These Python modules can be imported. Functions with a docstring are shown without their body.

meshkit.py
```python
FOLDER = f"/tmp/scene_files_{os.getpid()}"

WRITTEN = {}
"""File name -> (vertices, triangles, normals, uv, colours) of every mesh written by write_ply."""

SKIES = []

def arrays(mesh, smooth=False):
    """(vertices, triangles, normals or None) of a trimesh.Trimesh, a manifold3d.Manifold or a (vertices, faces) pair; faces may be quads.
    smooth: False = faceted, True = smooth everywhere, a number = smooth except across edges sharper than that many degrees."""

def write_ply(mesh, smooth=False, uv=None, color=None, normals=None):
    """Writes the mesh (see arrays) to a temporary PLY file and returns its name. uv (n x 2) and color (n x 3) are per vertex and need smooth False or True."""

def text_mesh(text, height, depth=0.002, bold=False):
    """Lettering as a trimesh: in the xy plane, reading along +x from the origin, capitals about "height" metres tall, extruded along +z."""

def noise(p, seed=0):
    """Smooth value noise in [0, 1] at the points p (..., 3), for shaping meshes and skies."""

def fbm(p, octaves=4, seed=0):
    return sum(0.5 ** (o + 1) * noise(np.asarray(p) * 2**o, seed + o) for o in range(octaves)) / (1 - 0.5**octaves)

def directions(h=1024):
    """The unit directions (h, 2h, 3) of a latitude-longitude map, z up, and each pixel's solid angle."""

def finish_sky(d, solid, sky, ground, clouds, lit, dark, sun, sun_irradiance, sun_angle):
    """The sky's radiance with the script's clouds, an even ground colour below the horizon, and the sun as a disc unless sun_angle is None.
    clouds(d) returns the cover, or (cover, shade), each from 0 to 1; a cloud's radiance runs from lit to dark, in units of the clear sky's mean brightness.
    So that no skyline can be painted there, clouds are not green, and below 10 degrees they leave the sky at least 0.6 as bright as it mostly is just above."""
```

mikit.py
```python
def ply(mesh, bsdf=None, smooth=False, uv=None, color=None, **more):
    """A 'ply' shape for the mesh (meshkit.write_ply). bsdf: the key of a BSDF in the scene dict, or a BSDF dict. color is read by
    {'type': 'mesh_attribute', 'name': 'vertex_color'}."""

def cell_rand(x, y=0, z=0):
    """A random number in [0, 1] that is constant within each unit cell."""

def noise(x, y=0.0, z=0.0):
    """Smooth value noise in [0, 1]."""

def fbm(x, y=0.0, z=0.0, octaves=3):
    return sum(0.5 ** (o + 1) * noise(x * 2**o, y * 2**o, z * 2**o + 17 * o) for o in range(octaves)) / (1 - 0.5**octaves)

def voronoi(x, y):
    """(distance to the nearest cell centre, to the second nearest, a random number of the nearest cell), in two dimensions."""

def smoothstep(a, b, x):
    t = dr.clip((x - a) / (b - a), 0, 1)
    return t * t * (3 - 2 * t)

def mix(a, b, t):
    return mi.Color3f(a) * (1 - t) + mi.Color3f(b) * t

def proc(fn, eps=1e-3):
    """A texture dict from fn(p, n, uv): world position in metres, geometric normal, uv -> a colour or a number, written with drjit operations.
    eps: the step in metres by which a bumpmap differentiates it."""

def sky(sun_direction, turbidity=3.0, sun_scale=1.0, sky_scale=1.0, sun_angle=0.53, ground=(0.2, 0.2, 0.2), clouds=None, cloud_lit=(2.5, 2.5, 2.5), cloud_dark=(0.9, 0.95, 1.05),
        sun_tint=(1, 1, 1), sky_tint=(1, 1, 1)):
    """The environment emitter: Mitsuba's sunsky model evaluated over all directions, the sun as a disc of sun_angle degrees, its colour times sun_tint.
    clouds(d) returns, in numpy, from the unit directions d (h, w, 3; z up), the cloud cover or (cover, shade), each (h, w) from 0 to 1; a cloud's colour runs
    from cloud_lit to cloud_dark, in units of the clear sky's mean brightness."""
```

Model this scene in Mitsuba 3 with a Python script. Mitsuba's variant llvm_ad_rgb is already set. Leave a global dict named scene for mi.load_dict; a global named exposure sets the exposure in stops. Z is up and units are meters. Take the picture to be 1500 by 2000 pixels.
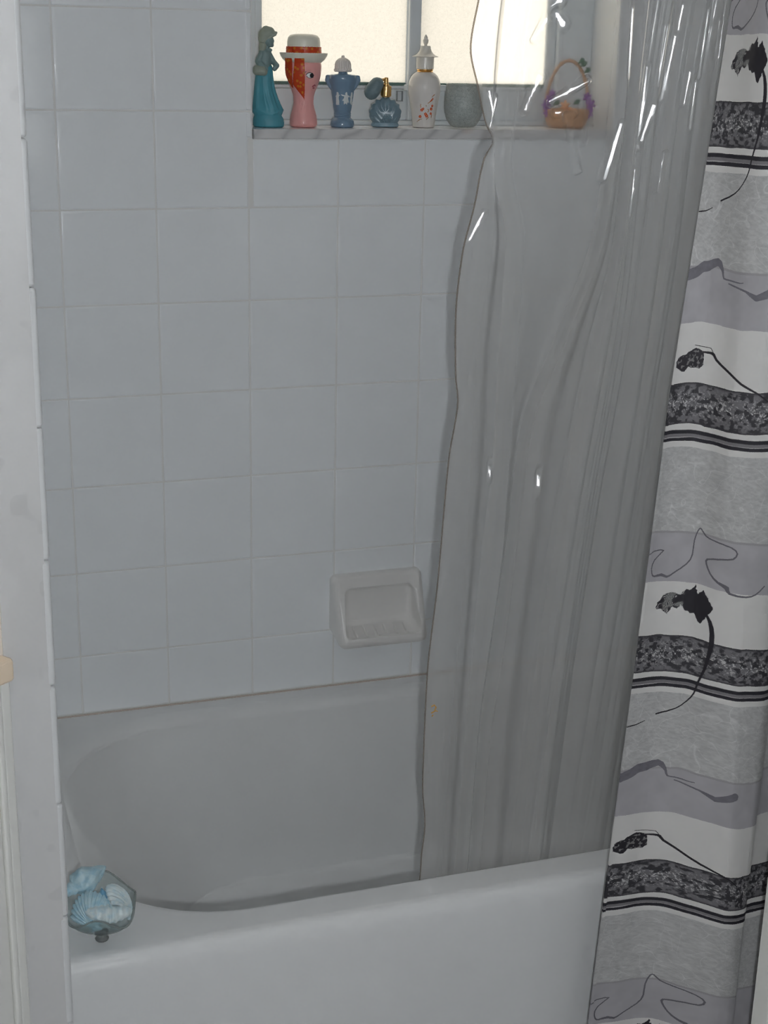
import math, random
import numpy as np, trimesh, manifold3d as m3
import drjit as dr
import mitsuba as mi
import mikit
from mikit import noise, fbm, voronoi, smoothstep, mix, proc, ply
from scipy.interpolate import PchipInterpolator
T = mi.ScalarTransform4f
RNG = np.random.default_rng(7)
scene, labels = {}, {}

# ---------------------------------------------------------------- camera, daylight, lamps, exposure
CAM = np.array([-0.26498, -2.39443, 1.52621])
FW = np.array([0.30864, 0.90061, -0.30601]); UP = np.array([0.07873, 0.29643, 0.9518]); RT = np.array([0.94791, -0.31786, 0.02059])
scene['camera'] = {'type': 'perspective', 'fov': 29.4902, 'fov_axis': 'x', 'near_clip': 0.02, 'far_clip': 60.0,
                   'to_world': T().look_at(CAM.tolist(), (CAM + FW).tolist(), UP.tolist())}
exposure = -0.02
SKY = 1.10          # bright overcast daylight behind the frosted panes
FLASH = 7000.0      # the camera's own flash
UNSEEN_LAMP = 2.0          # unseen ceiling lamp, out of view, lights the bath from above
UNSEEN_PANEL = 1.1          # unseen glowing panel behind the camera, lights the alcove from the front
scene['sky'] = {'type': 'constant', 'radiance': {'type': 'rgb', 'value': [SKY, SKY, SKY * 0.98]}}


def rgb(*c):
    return {'type': 'rgb', 'value': list(c)}


def glow(r, g, b):
    return {'type': 'area', 'radiance': rgb(r, g, b)}


# ---------------------------------------------------------------- helpers
def tm(v, f):
    return trimesh.Trimesh(np.asarray(v, float), np.asarray(f, int), process=False)


def cat(*ms):
    return trimesh.util.concatenate([m for m in ms])


def man2tm(m):
    q = m.to_mesh()
    return tm(np.array(q.vert_properties[:, :3]), np.array(q.tri_verts))


def box(x0, x1, y0, y1, z0, z1):
    m = trimesh.creation.box((x1 - x0, y1 - y0, z1 - z0)); m.apply_translation(((x0 + x1) / 2, (y0 + y1) / 2, (z0 + z1) / 2)); return m


def rbox(x0, x1, y0, y1, z0, z1, r=0.002, n=8):
    """a box with rounded edges"""
    s = m3.Manifold.sphere(r, n)
    return man2tm(m3.Manifold.batch_hull([s.translate((x, y, z)) for x in (x0 + r, x1 - r) for y in (y0 + r, y1 - r) for z in (z0 + r, z1 - r)]))


def lathe(profile, n=64, cx=0, cy=0, cz=0):
    """profile: (radius, height) from bottom to top; closed where the radius is 0"""
    p = np.array(profile, float); a = np.arange(n) * 2 * np.pi / n
    v = np.stack([p[:, None, 0] * np.cos(a) + cx, p[:, None, 0] * np.sin(a) + cy, np.broadcast_to(p[:, None, 1] + cz, (len(p), n))], -1).reshape(-1, 3)
    i, j = np.meshgrid(np.arange(len(p) - 1), np.arange(n), indexing='ij'); k = (j + 1) % n
    q = np.stack([i * n + j, i * n + k, (i + 1) * n + k, (i + 1) * n + j], -1).reshape(-1, 4)
    m = trimesh.Trimesh(v, np.vstack([q[:, [0, 1, 2]], q[:, [0, 2, 3]]]), process=True)
    m.update_faces(m.nondegenerate_faces()); return m


def curve_profile(pts, n=60):
    """smooth (radius, height) profile through the points, by arc"""
    p = np.array(pts, float); s = np.r_[0, np.cumsum(np.hypot(*np.diff(p, axis=0).T))]
    t = np.linspace(0, s[-1], n)
    return np.stack([PchipInterpolator(s, p[:, 0])(t), PchipInterpolator(s, p[:, 1])(t)], -1)


def tube(points, r, sides=10, closed=False):
    p = np.asarray(points, float); n = len(p)
    t = (np.roll(p, -1, 0) - np.roll(p, 1, 0)) if closed else np.gradient(p, axis=0)
    t /= np.linalg.norm(t, axis=1, keepdims=True) + 1e-12
    a = np.cross(t[0], [0.13, 0.27, 0.95] if abs(t[0][2]) < .9 else [1, .1, 0]); A = []
    for k in range(n):
        a = a - t[k] * (a @ t[k]); a = a / np.linalg.norm(a); A.append(a)
    A = np.array(A); B = np.cross(t, A); ang = np.arange(sides) * 2 * np.pi / sides
    rr = np.broadcast_to(np.asarray(r, float), (n,))[:, None, None]
    v = p[:, None] + rr * (np.cos(ang)[None, :, None] * A[:, None] + np.sin(ang)[None, :, None] * B[:, None])
    m = n if closed else n - 1
    i, j = np.meshgrid(np.arange(m), np.arange(sides), indexing='ij'); i2 = (i + 1) % n; k = (j + 1) % sides
    q = np.stack([i * sides + j, i * sides + k, i2 * sides + k, i2 * sides + j], -1).reshape(-1, 4)
    f = np.vstack([q[:, [0, 1, 2]], q[:, [0, 2, 3]]]); v = v.reshape(-1, 3)
    if not closed:
        c0, c1 = len(v), len(v) + 1; v = np.vstack([v, p[:1], p[-1:]])
        e = (n - 1) * sides; j = np.arange(sides)
        f = np.vstack([f, np.stack([np.full(sides, c0), (j + 1) % sides, j], -1), np.stack([np.full(sides, c1), e + j, e + (j + 1) % sides], -1)])
    return tm(v, f)


def bones(parts, edge=0.003, it=8):
    """joined hulls of spheres: each part is a list of (x, y, z, r); one smooth closed surface"""
    ms = []
    for part in parts:
        ms.append(m3.Manifold.batch_hull([m3.Manifold.sphere(r, 20).translate((x, y, z)) for x, y, z, r in part]) if len(part) > 1
                  else m3.Manifold.sphere(part[0][3], 24).translate(part[0][:3]))
    m = m3.Manifold.batch_boolean(ms, m3.OpType.Add) if len(ms) > 1 else ms[0]
    t = man2tm(m.refine_to_length(edge)); t.merge_vertices()
    if it:
        trimesh.smoothing.filter_taubin(t, lamb=0.5, nu=0.52, iterations=it)
    return t


def numbered(key):
    if key not in scene and key not in labels:
        return key
    k = 1
    while f'{key}_{k:03d}' in scene or f'{key}_{k:03d}' in labels:
        k += 1
    return f'{key}_{k:03d}'


def obj(name, mesh, bsdf, parent=None, smooth=30, uv=None, label=None, **more):
    key = numbered(f'{parent}__{name}' if parent else name)
    scene[key] = ply(mesh, bsdf, smooth=smooth, uv=uv, **more) if not isinstance(mesh, dict) else mesh
    if label:
        labels[key] = {'label': label}
    return key


def thing(name, label, cat_, group=None):
    key = numbered(name); labels[key] = {'label': label, 'category': cat_}
    if group:
        labels[key]['group'] = group
    return key


def struct(key, label=None):
    labels[key] = {'kind': 'structure'}
    if label:
        labels[key]['label'] = label


def mat(key, base, rough=0.5, **k):
    scene[key] = {'type': 'twosided', 'b': {'type': 'principled', 'base_color': base if isinstance(base, dict) else rgb(*base), 'roughness': rough, **k}}
    return key


# ---------------------------------------------------------------- materials
def paint_fn(p, n, uv):
    a = fbm(p.x * 9, p.y * 9, p.z * 5, 3)
    b = smoothstep(0.52, 0.62, fbm(p.x * 14 + 3, p.y * 14, p.z * 8 + 9, 3)) * 0.05
    s = smoothstep(0.66, 0.74, fbm(p.x * 40 + 31, p.y * 40, p.z * 30, 2)) * 0.07
    v = 0.97 + (a - 0.5) * 0.05 - b - s
    return mi.Color3f(0.57, 0.57, 0.565) * v


def marble_fn(p, n, uv):
    w = fbm(p.x * 12, p.y * 12, p.z * 12, 3) * 2.2
    vein = dr.abs(dr.sin((p.x * 60 - p.z * 70 + p.y * 30) + w * 2.4))
    vein = smoothstep(-0.2, 0.8, vein)
    cl = fbm(p.x * 30 + 7, p.y * 30, p.z * 50, 3)
    warm = smoothstep(0.6, 0.72, fbm(p.x * 16 + 40, p.y * 20, p.z * 30, 2))
    c = mix((0.42, 0.42, 0.42), (0.64, 0.635, 0.63), vein * (0.55 + 0.45 * cl))
    return mix(c, (0.50, 0.38, 0.30), warm * 0.35)


def tile_fn(p, n, uv):
    return mi.Color3f(0.79, 0.815, 0.825) * (0.985 + 0.03 * noise(p.x * 6.5 + 2, p.y * 6.5, p.z * 6.5))


def enamel_fn(p, n, uv):
    v = 0.97 + 0.05 * (fbm(p.x * 5, p.y * 5, p.z * 5, 2) - 0.5)
    return mi.Color3f(0.72, 0.73, 0.725) * v


def daylit_pane_fn(p, n, uv):
    g = fbm(p.x * 420, p.z * 420, 3, 2); q = noise(p.x * 900, p.z * 900, 8)
    v = 0.94 + 0.10 * (g - 0.5) - 0.10 * smoothstep(0.80, 0.95, q)
    return mi.Color3f(1.0, 0.925, 0.79) * v  # warm tone of the daylight outside is put into the glass colour


mat('tile_glaze', proc(tile_fn), 0.06, specular=0.5)
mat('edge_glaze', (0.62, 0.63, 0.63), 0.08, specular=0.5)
mat('grout', (0.72, 0.72, 0.70), 0.8)
mat('wall_paint', proc(paint_fn), 0.45)
mat('warm_paint', (0.80, 0.74, 0.66), 0.5)
mat('low_bounce_paint', (0.42, 0.42, 0.42), 0.6)  # unseen room surfaces, set dark so they bounce little light
mat('trim_paint', (0.74, 0.74, 0.70), 0.35)
mat('warm_lit_cream', (0.80, 0.66, 0.50), 0.4)  # cream with the warm room light put into the colour
mat('low_bounce_floor', (0.26, 0.26, 0.27), 0.4)  # floor out of view, set dark to cut its bounced light
mat('marble', proc(marble_fn), 0.12, specular=0.5)
mat('enamel', proc(enamel_fn), 0.12, specular=0.5)
mat('ceramic', (0.70, 0.69, 0.67), 0.10, specular=0.5)
mat('caulk', (0.46, 0.40, 0.35), 0.7)
mat('window_white', (0.62, 0.66, 0.68), 0.4)
mat('gasket', (0.10, 0.17, 0.15), 0.5)
mat('tab_grey', (0.25, 0.27, 0.28), 0.6)  # dark grey of the pull tab outline
mat('chrome', (0.8, 0.8, 0.8), 0.15, metallic=1.0)
mat('brass', (0.80, 0.50, 0.20), 0.18, metallic=1.0)
scene['pane_glass'] = {'type': 'principledthin', 'base_color': proc(daylit_pane_fn), 'diff_trans': 2.0, 'roughness': 0.5, 'spec_trans': 0.0}

# ---------------------------------------------------------------- the setting
WX0, WX1, WZ0, WZ1 = 0.3145, 0.967, 1.3725, 1.98      # window opening in the back wall
SILL = 1.389
SUB = 0.0009                                         # grout lies this far behind the tile faces
back = cat(box(-0.30, WX0, SUB, 0.16, 0, 2.44), box(WX1, 1.55, SUB, 0.16, 0, 2.44), box(WX0, WX1, SUB, 0.16, 0, WZ0), box(WX0, WX1, SUB, 0.16, WZ1, 2.44))
obj('wall_back', back, 'grout', smooth=False); struct('wall_back', 'white tiled back wall of the bath alcove')


def tile_mesh(w, h, r=0.0022):
    """a tile with cushioned edges, face at y = 0 looking towards -y, from (0, 0) to (w, h)"""
    rings = [(0.0, 0.0060), (0.0, 0.0014), (0.0006, 0.0007), (0.0016, 0.00028), (0.0032, 0.00006), (0.0060, 0.0)]
    v, f = [], []
    for ins, d in rings:
        v += [(ins, d, ins), (w - ins, d, ins), (w - ins, d, h - ins), (ins, d, h - ins)]
    for k in range(len(rings) - 1):
        for j in range(4):
            a, b, c, e = 4 * k + j, 4 * k + (j + 1) % 4, 4 * k + 4 + (j + 1) % 4, 4 * k + 4 + j
            f += [(a, b, c), (a, c, e)]
    k = 4 * (len(rings) - 1); f += [(k, k + 1, k + 2), (k, k + 2, k + 3)]
    return tm(v, f)


P = 0.154; GAP = 0.0018; Z0 = 1.416; RIM = 0.380
tcache = {}


def put_tile(parent, x0, x1, z0, z1, frame=None):
    g = GAP / 2; w, h = round(x1 - x0 - GAP, 4), round(z1 - z0 - GAP, 4)
    if w < 0.006 or h < 0.006:
        return
    if (w, h) not in tcache:
        tcache[w, h] = ply(tile_mesh(w, h), 'tile_glaze', smooth=60)
    a, b = RNG.normal(0, 0.015, 2)
    M = T().translate([x0 + g + w / 2, RNG.uniform(-.0002, .0003), z0 + g + h / 2]).rotate([1, 0, 0], float(a)).rotate([0, 0, 1], float(b)).translate([-w / 2, 0, -h / 2])
    if frame is not None:
        M = frame @ M
    obj('tile', {**tcache[w, h], 'to_world': M}, None, parent)


XL, XR = -0.119, 1.40
for r in range(-4, 7):
    zt, zb = Z0 - r * P, Z0 - (r + 1) * P
    zb = max(zb, RIM + 0.002)
    for c in range(-1, 10):
        x0, x1 = max(c * P, XL + .003), min((c + 1) * P, XR)
        if x1 - x0 < 0.01:
            continue
        for (a0, a1, b0, b1) in ([(x0, x1, zb, zt)] if (x1 <= WX0 + .004 or x0 >= WX1 or zt <= WZ0 or zb >= WZ1) else
                                 [(x0, min(x1, WX0), zb, zt), (max(x0, WX1), x1, zb, zt), (max(x0, WX0), min(x1, WX1), zb, WZ0), (max(x0, WX0), min(x1, WX1), WZ1, zt)]):
            if a1 - a0 > 0.008 and b1 - b0 > 0.008:
                put_tile('wall_back', a0, a1, b0, b1)
# window reveals of glazed tile, with a rounded front edge
for x0, x1 in ((WX0 - .012, WX0), (WX1, WX1 + .012)):
    zz = np.r_[SILL - .016, Z0 + P * np.arange(0, 4), WZ1]
    for a, b in zip(zz[:-1], zz[1:]):
        if b - a > .01:
            obj('reveal_tile', rbox(x0, x1, -0.0005, 0.118, a + .001, b - .001, 0.0035, 12), 'tile_glaze', 'wall_back', 60)

# left wing wall: painted end, tiled inside, with a column of rounded edge tiles
obj('wall_left', cat(box(-0.176, -0.1255, -0.8125, 0.0, 0, 2.44)), 'wall_paint', smooth=False); struct('wall_left', 'painted end of the partition left of the tub')


def edge_tile(h):
    """L-shaped bullnose: rounded corner strip at the wing wall's front edge"""
    s = m3.Manifold.sphere(0.0042, 16); r = 0.0042
    a = m3.Manifold.batch_hull([s.translate((x, y, z)) for x in (-0.0066, -0.0042) for y in (-0.8085, -0.8065) for z in (r, h - r)])
    b = m3.Manifold.batch_hull([s.translate((x, y, z)) for x in (-0.0046, -0.0042) for y in (-0.8085, -0.70) for z in (r, h - r)])
    m = man2tm(a + b); m.apply_translation((XL, 0, 0)); return m


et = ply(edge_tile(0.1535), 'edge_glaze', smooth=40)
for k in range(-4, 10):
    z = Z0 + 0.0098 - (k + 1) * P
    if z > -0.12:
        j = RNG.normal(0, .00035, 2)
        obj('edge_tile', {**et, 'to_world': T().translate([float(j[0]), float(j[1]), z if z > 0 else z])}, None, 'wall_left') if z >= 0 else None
F = T().translate([XL, 0, 0]).rotate([0, 0, 1], 90)       # inner face of the wing wall: seen only from further right
for r in range(-4, 7):
    zt, zb = Z0 - r * P, max(Z0 - (r + 1) * P, RIM + .002)
    for c in range(0, 5):
        y0, y1 = -0.70 + c * P, min(-0.70 + (c + 1) * P, -0.002)
        if y1 - y0 > .01:
            put_tile('wall_left', y0, y1, zb, zt, F)
obj('wall_right', cat(box(XR, XR + .12, -1.6, 0.10, 0, 2.44)), 'low_bounce_paint', smooth=False); struct('wall_right')
# the room behind the camera
AX, AY = -0.176, -0.8085                                  # an angled wall starts at the wing wall's corner
ddx, ddy = -0.79, -0.613
L_ = 1.15
ang = math.degrees(math.atan2(ddy, ddx))


def angled(l0, l1, t0, t1, z0, z1, r=0.003):
    m = rbox(l0, l1, t0, t1, z0, z1, r)
    M = trimesh.transformations.rotation_matrix(math.radians(ang), [0, 0, 1]); m.apply_transform(M); m.apply_translation((AX, AY, 0)); return m


# on this frame +t is behind the face (away from the tub room)
obj('wall_side', angled(0.0, L_, -0.10, 0.0, 0, 2.44, 0.001), 'warm_paint', smooth=30); struct('wall_side')
obj('trim_1', angled(0.002, L_, 0.0, 0.020, 0.828, 0.856, 0.004), 'warm_lit_cream'); struct('trim_1', 'cream chair rail end at the left edge')
obj('trim_2', cat(angled(0.001, 0.016, -0.002, 0.010, 0, 0.826), angled(0.017, 0.026, -0.002, 0.0135, 0, 0.826), angled(0.027, 0.09, -0.002, 0.011, 0, 0.826)), 'trim_paint'); struct('trim_2', 'grooved white casing under the chair rail')
obj('wall_front', box(-1.3, 1.55, -5.32, -5.20, 0, 2.44), 'low_bounce_paint', smooth=False); struct('wall_front')  # out of view, set back to carry the glowing panel
obj('wall_room', cat(box(-1.20, -1.08, -5.2, -1.45, 0, 2.44), box(XR, XR + .12, -5.2, -1.6, 0, 2.44)), 'low_bounce_paint', smooth=False); struct('wall_room')
obj('floor', box(-1.3, 1.55, -5.32, 0.16, -0.10, 0.0), 'low_bounce_floor', smooth=False); struct('floor')
obj('ceiling', box(-1.3, 1.55, -5.32, 0.16, 2.44, 2.54), 'low_bounce_paint', smooth=False); struct('ceiling')
# white door edge at the bottom right corner of the view
obj('door_1', rbox(0.7445, 1.30, -1.035, -1.0, 0.01, 1.02, 0.002), 'trim_paint'); struct('door_1', 'edge of a white panel in the lower right corner')

# ---------------------------------------------------------------- window
wf = 'window_1'; struct(wf, 'sliding window with frosted panes')
obj('sill', rbox(WX0 + .0015, WX1, -0.009, 0.150, WZ0 + .0005, SILL, 0.0015), 'marble', wf, label='grey veined marble window sill')
obj('frame', cat(rbox(WX0, 0.346, .100, .150, SILL, WZ1), rbox(0.900, WX1, .100, .150, SILL, WZ1), rbox(WX0, WX1, .100, .150, WZ1 - .04, WZ1),
                 rbox(0.346, 0.900, .100, .150, SILL, SILL + .008)), 'window_white', wf)
for nm, (a, b, y) in {'sash': (0.346, 0.643, .124), 'sash2': (0.622, 0.900, .112)}.items():
    s0, s1 = (0.0165, 0.0215) if nm == 'sash' else (0.0215, 0.0185)
    s = obj('sash', cat(rbox(a, a + s0, y, y + .011, SILL + .008, WZ1 - .04), rbox(b - s1, b, y, y + .011, SILL + .008, WZ1 - .04),
                        rbox(a, b, y, y + .011, SILL + .008, SILL + .060), rbox(a, b, y + .002, y + .011, SILL + .0605, SILL + .067), rbox(a, b, y, y + .011, WZ1 - .07, WZ1 - .04)), 'window_white', wf)
    obj('pane', box(a + s0 - .002, b - s1 + .002, y + .005, y + .0052, SILL + .06, WZ1 - .06), 'pane_glass', s, False, label='bright frosted glass pane')
    obj('glazing_bead', rbox(a + s0, b - s1, y + .0005, y + .009, SILL + .0665, SILL + .0715, .001), 'gasket', s, label='dark green glazing bead')
obj('latch', rbox(0.613, 0.690, .098, .112, SILL + .058, SILL + .069, .002), 'window_white', wf)
x, z = 0.603, SILL + .048
obj('pull_tab', cat(rbox(x, x + .0014, .116, .122, z - .008, z + .010, .0004), rbox(x + .010, x + .0114, .116, .122, z - .008, z + .010, .0004),
                    rbox(x, x + .0114, .116, .122, z - .008, z - .0066, .0004), rbox(x, x + .0114, .116, .122, z + .0088, z + .010, .0004)), 'tab_grey', wf)

# ---------------------------------------------------------------- bathtub
def rrect(x0, x1, y0, y1, r, nc=18, ns=26):
    """rounded rectangle outline with the same number of points whatever its size"""
    pts = []
    C = [(x1 - r, y0 + r, -90), (x1 - r, y1 - r, 0), (x0 + r, y1 - r, 90), (x0 + r, y0 + r, 180)]
    for k, (cx, cy, a0) in enumerate(C):
        arc = [(cx + r * math.cos(math.radians(a0 + 90 * t / nc)), cy + r * math.sin(math.radians(a0 + 90 * t / nc))) for t in range(nc + 1)]
        pts += arc
        nx, ny, na = C[(k + 1) % 4]
        q = (nx + r * math.cos(math.radians(na)), ny + r * math.sin(math.radians(na)))
        pts += [(arc[-1][0] + (q[0] - arc[-1][0]) * t / ns, arc[-1][1] + (q[1] - arc[-1][1]) * t / ns) for t in range(1, ns)]
    return np.array(pts)


def tub_mesh():
    X0, X1, Y0, Y1 = XL + .001, XR - .002, -0.7365, -0.0015
    rings = []
    for z, i in ((0.0, .006), (0.10, .005), (0.30, .001), (0.345, 0), (0.358, .0006), (0.366, .0025), (0.3725, .006), (0.3770, .0105), (0.3793, .016), (0.3800, .022)):
        o = rrect(X0, X1, Y0, Y1, .004); o[:, 1] = np.where(o[:, 1] < -0.4, o[:, 1] + i, o[:, 1]); rings.append((o, z))
    x0, x1, y0, y1, r = -0.0745, 1.325, -0.668, -0.046, 0.22

    def inner(ins_l, ins, rr):
        return rrect(x0 + ins_l, x1 - ins * .8, y0 + ins * 0.55, y1 - ins, max(rr, .03))
    for k in range(9):
        q = math.radians(90 * k / 8)
        rings.append((inner(-.020 + .030 * math.sin(q), -.020 + .028 * math.sin(q), r + .01 * math.cos(q)), .354 + .026 * math.cos(q)))
    H = .354 - .062
    for k in range(1, 15):
        t = k / 14
        rings.append((inner(.010 + .17 * t ** 1.2, .008 + .045 * t ** 1.1, r - .05 * t), .354 - H * t))
    for k in range(1, 8):
        a = math.radians(90 * k / 7)
        rings.append((inner(.178 + .07 * (1 - math.cos(a)), .053 + .06 * (1 - math.cos(a)), .17 - .05 * (1 - math.cos(a))), .062 - .022 * math.sin(a)))
    n = len(rings[0][0]); v = np.vstack([np.c_[p, np.full(n, z)] for p, z in rings]); f = []
    j = np.arange(n); k = (j + 1) % n
    for i in range(len(rings) - 1):
        f += [np.stack([i * n + j, i * n + k, (i + 1) * n + k], -1), np.stack([i * n + j, (i + 1) * n + k, (i + 1) * n + j], -1)]
    c = len(v); v = np.vstack([v, [[.62, -.36, .036]]]); i = len(rings) - 1
    f.append(np.stack([i * n + j, i * n + k, np.full(n, c)], -1))
    return tm(v, np.vstack(f))


tub = thing('bathtub', 'white enamelled built-in bathtub with a rounded front rim below the tiled wall', 'bathtub')
obj('body', tub_mesh(), 'enamel', tub, 35)
obj('caulk_line', tube([(XL + .002, -.0022, RIM + .0006), (XR - .002, -.0022, RIM + .0006)], 0.0018, 8), 'caulk', tub, True, label='brown caulk line along the tub')
obj('drain', lathe([(0, .0), (.03, .0), (.034, .002), (.030, .004), (.012, .003), (0, .003)], 32, 1.13, -.36, .037), 'chrome', tub, label='chrome drain ring')

# ---------------------------------------------------------------- soap dish set in the tiles
sd = thing('soap_dish', 'white ceramic soap dish with a ribbed tray set into the tiled wall above the tub', 'soap dish')


def dish_body():
    def pl(pts, r, n=20):
        return m3.Manifold.batch_hull([m3.Manifold.sphere(r, n).translate(p) for p in pts])
    x0, x1, zt, zb = 0.4535, 0.6285, 0.601, 0.4775
    r = 0.012
    back_ = pl([(x, y, z) for x in (x0 + r, x1 - r) for y in (-.002, .004) for z in (zb + .022, zt - r)], r)
    R2 = .013
    front = pl([(x0 + R2, -.006, zt - R2), (x1 - R2, -.006, zt - R2), (x0 + R2 + .004, -.048, zb + .008), (x1 - R2 - .002, -.050, zb + .008),
                (x0 + R2, -.002, zb + .022), (x1 - R2, -.002, zb + .022), (x0 + R2, -.010, zt - .05), (x1 - R2, -.010, zt - .05)], R2)
    m = back_ + front
    rr = .013
    cut = pl([(x0 + .036, -.023, zt - .036), (x1 - .034, -.023, zt - .036), (x0 + .035, -.022, zb + .036), (x1 - .033, -.022, zb + .036),
              (x0 + .032, -.060, zt - .031), (x1 - .030, -.060, zt - .031), (x0 + .030, -.048, zb + .0265), (x1 - .028, -.048, zb + .0265),
              (x0 + .020, -.11, zt - .015), (x1 - .020, -.11, zt - .015), (x0 + .022, -.11, zb + .040), (x1 - .020, -.11, zb + .040)], rr)
    m = m - cut
    t = man2tm(m.refine_to_length(.0035)); t.merge_vertices()
    trimesh.smoothing.filter_taubin(t, lamb=0.5, nu=0.505, iterations=30)
    t.vertices[:, 1] = np.minimum(t.vertices[:, 1], 0.004)
    return t


obj('body', dish_body(), 'ceramic', sd, True)
for k in range(6):
    x = 0.4930 + k * 0.0195
    obj('rib', bones([[(x, -.016, .4985, .0036), (x, -.046, .4908, .0034)]], .0025, 4), 'ceramic', sd, True)

# ---------------------------------------------------------------- bottles on the sill
PX = 0.000852                                             # metres per unit of the bottle profiles below
FACE = math.atan2(-2.43, -0.70)                           # direction in which the printed fronts look


def decal(poly_list, prof, cx, cy, z0, th0=FACE, thick=0.0007, lift=0.0001, edge=0.0012):
    """flat shapes (s right, z up, metres) bent onto a surface of revolution"""
    cs = m3.CrossSection([np.array(p) for p in poly_list], m3.FillRule.NonZero)
    m = man2tm(m3.Manifold.extrude(cs, thick).refine_to_length(edge))
    s, z, h = m.vertices.T
    prof = np.array(prof); o = np.argsort(prof[:, 1]); R = np.interp(z, prof[o, 1], prof[o, 0])
    th = th0 + s / np.maximum(R, 1e-3)
    m.vertices = np.stack([cx + (R + lift + h) * np.cos(th), cy + (R + lift + h) * np.sin(th), z + z0], -1)
    return m


def circle(cx, cz, rx, rz=None, n=20, rot=0):
    a = np.arange(n) * 2 * np.pi / n; rz = rz or rx
    u, w = rx * np.cos(a), rz * np.sin(a); c, s = math.cos(rot), math.sin(rot)
    return np.stack([cx + u * c - w * s, cz + u * s + w * c], -1)


def stroke2(pts, w):
    from shapely.geometry import LineString
    return np.array(LineString(pts).buffer(w / 2, quad_segs=4).exterior.coords)[:-1][::-1]


ZS = SILL + .0003
# --- pink head bottle
def dots_fn(p, n, uv):
    d, _, _ = voronoi(uv.x * 115, uv.y * 115)
    return mix((0.50, 0.045, 0.008), (0.55, 0.17, 0.015), 1 - smoothstep(0.20, 0.30, d))


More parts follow.
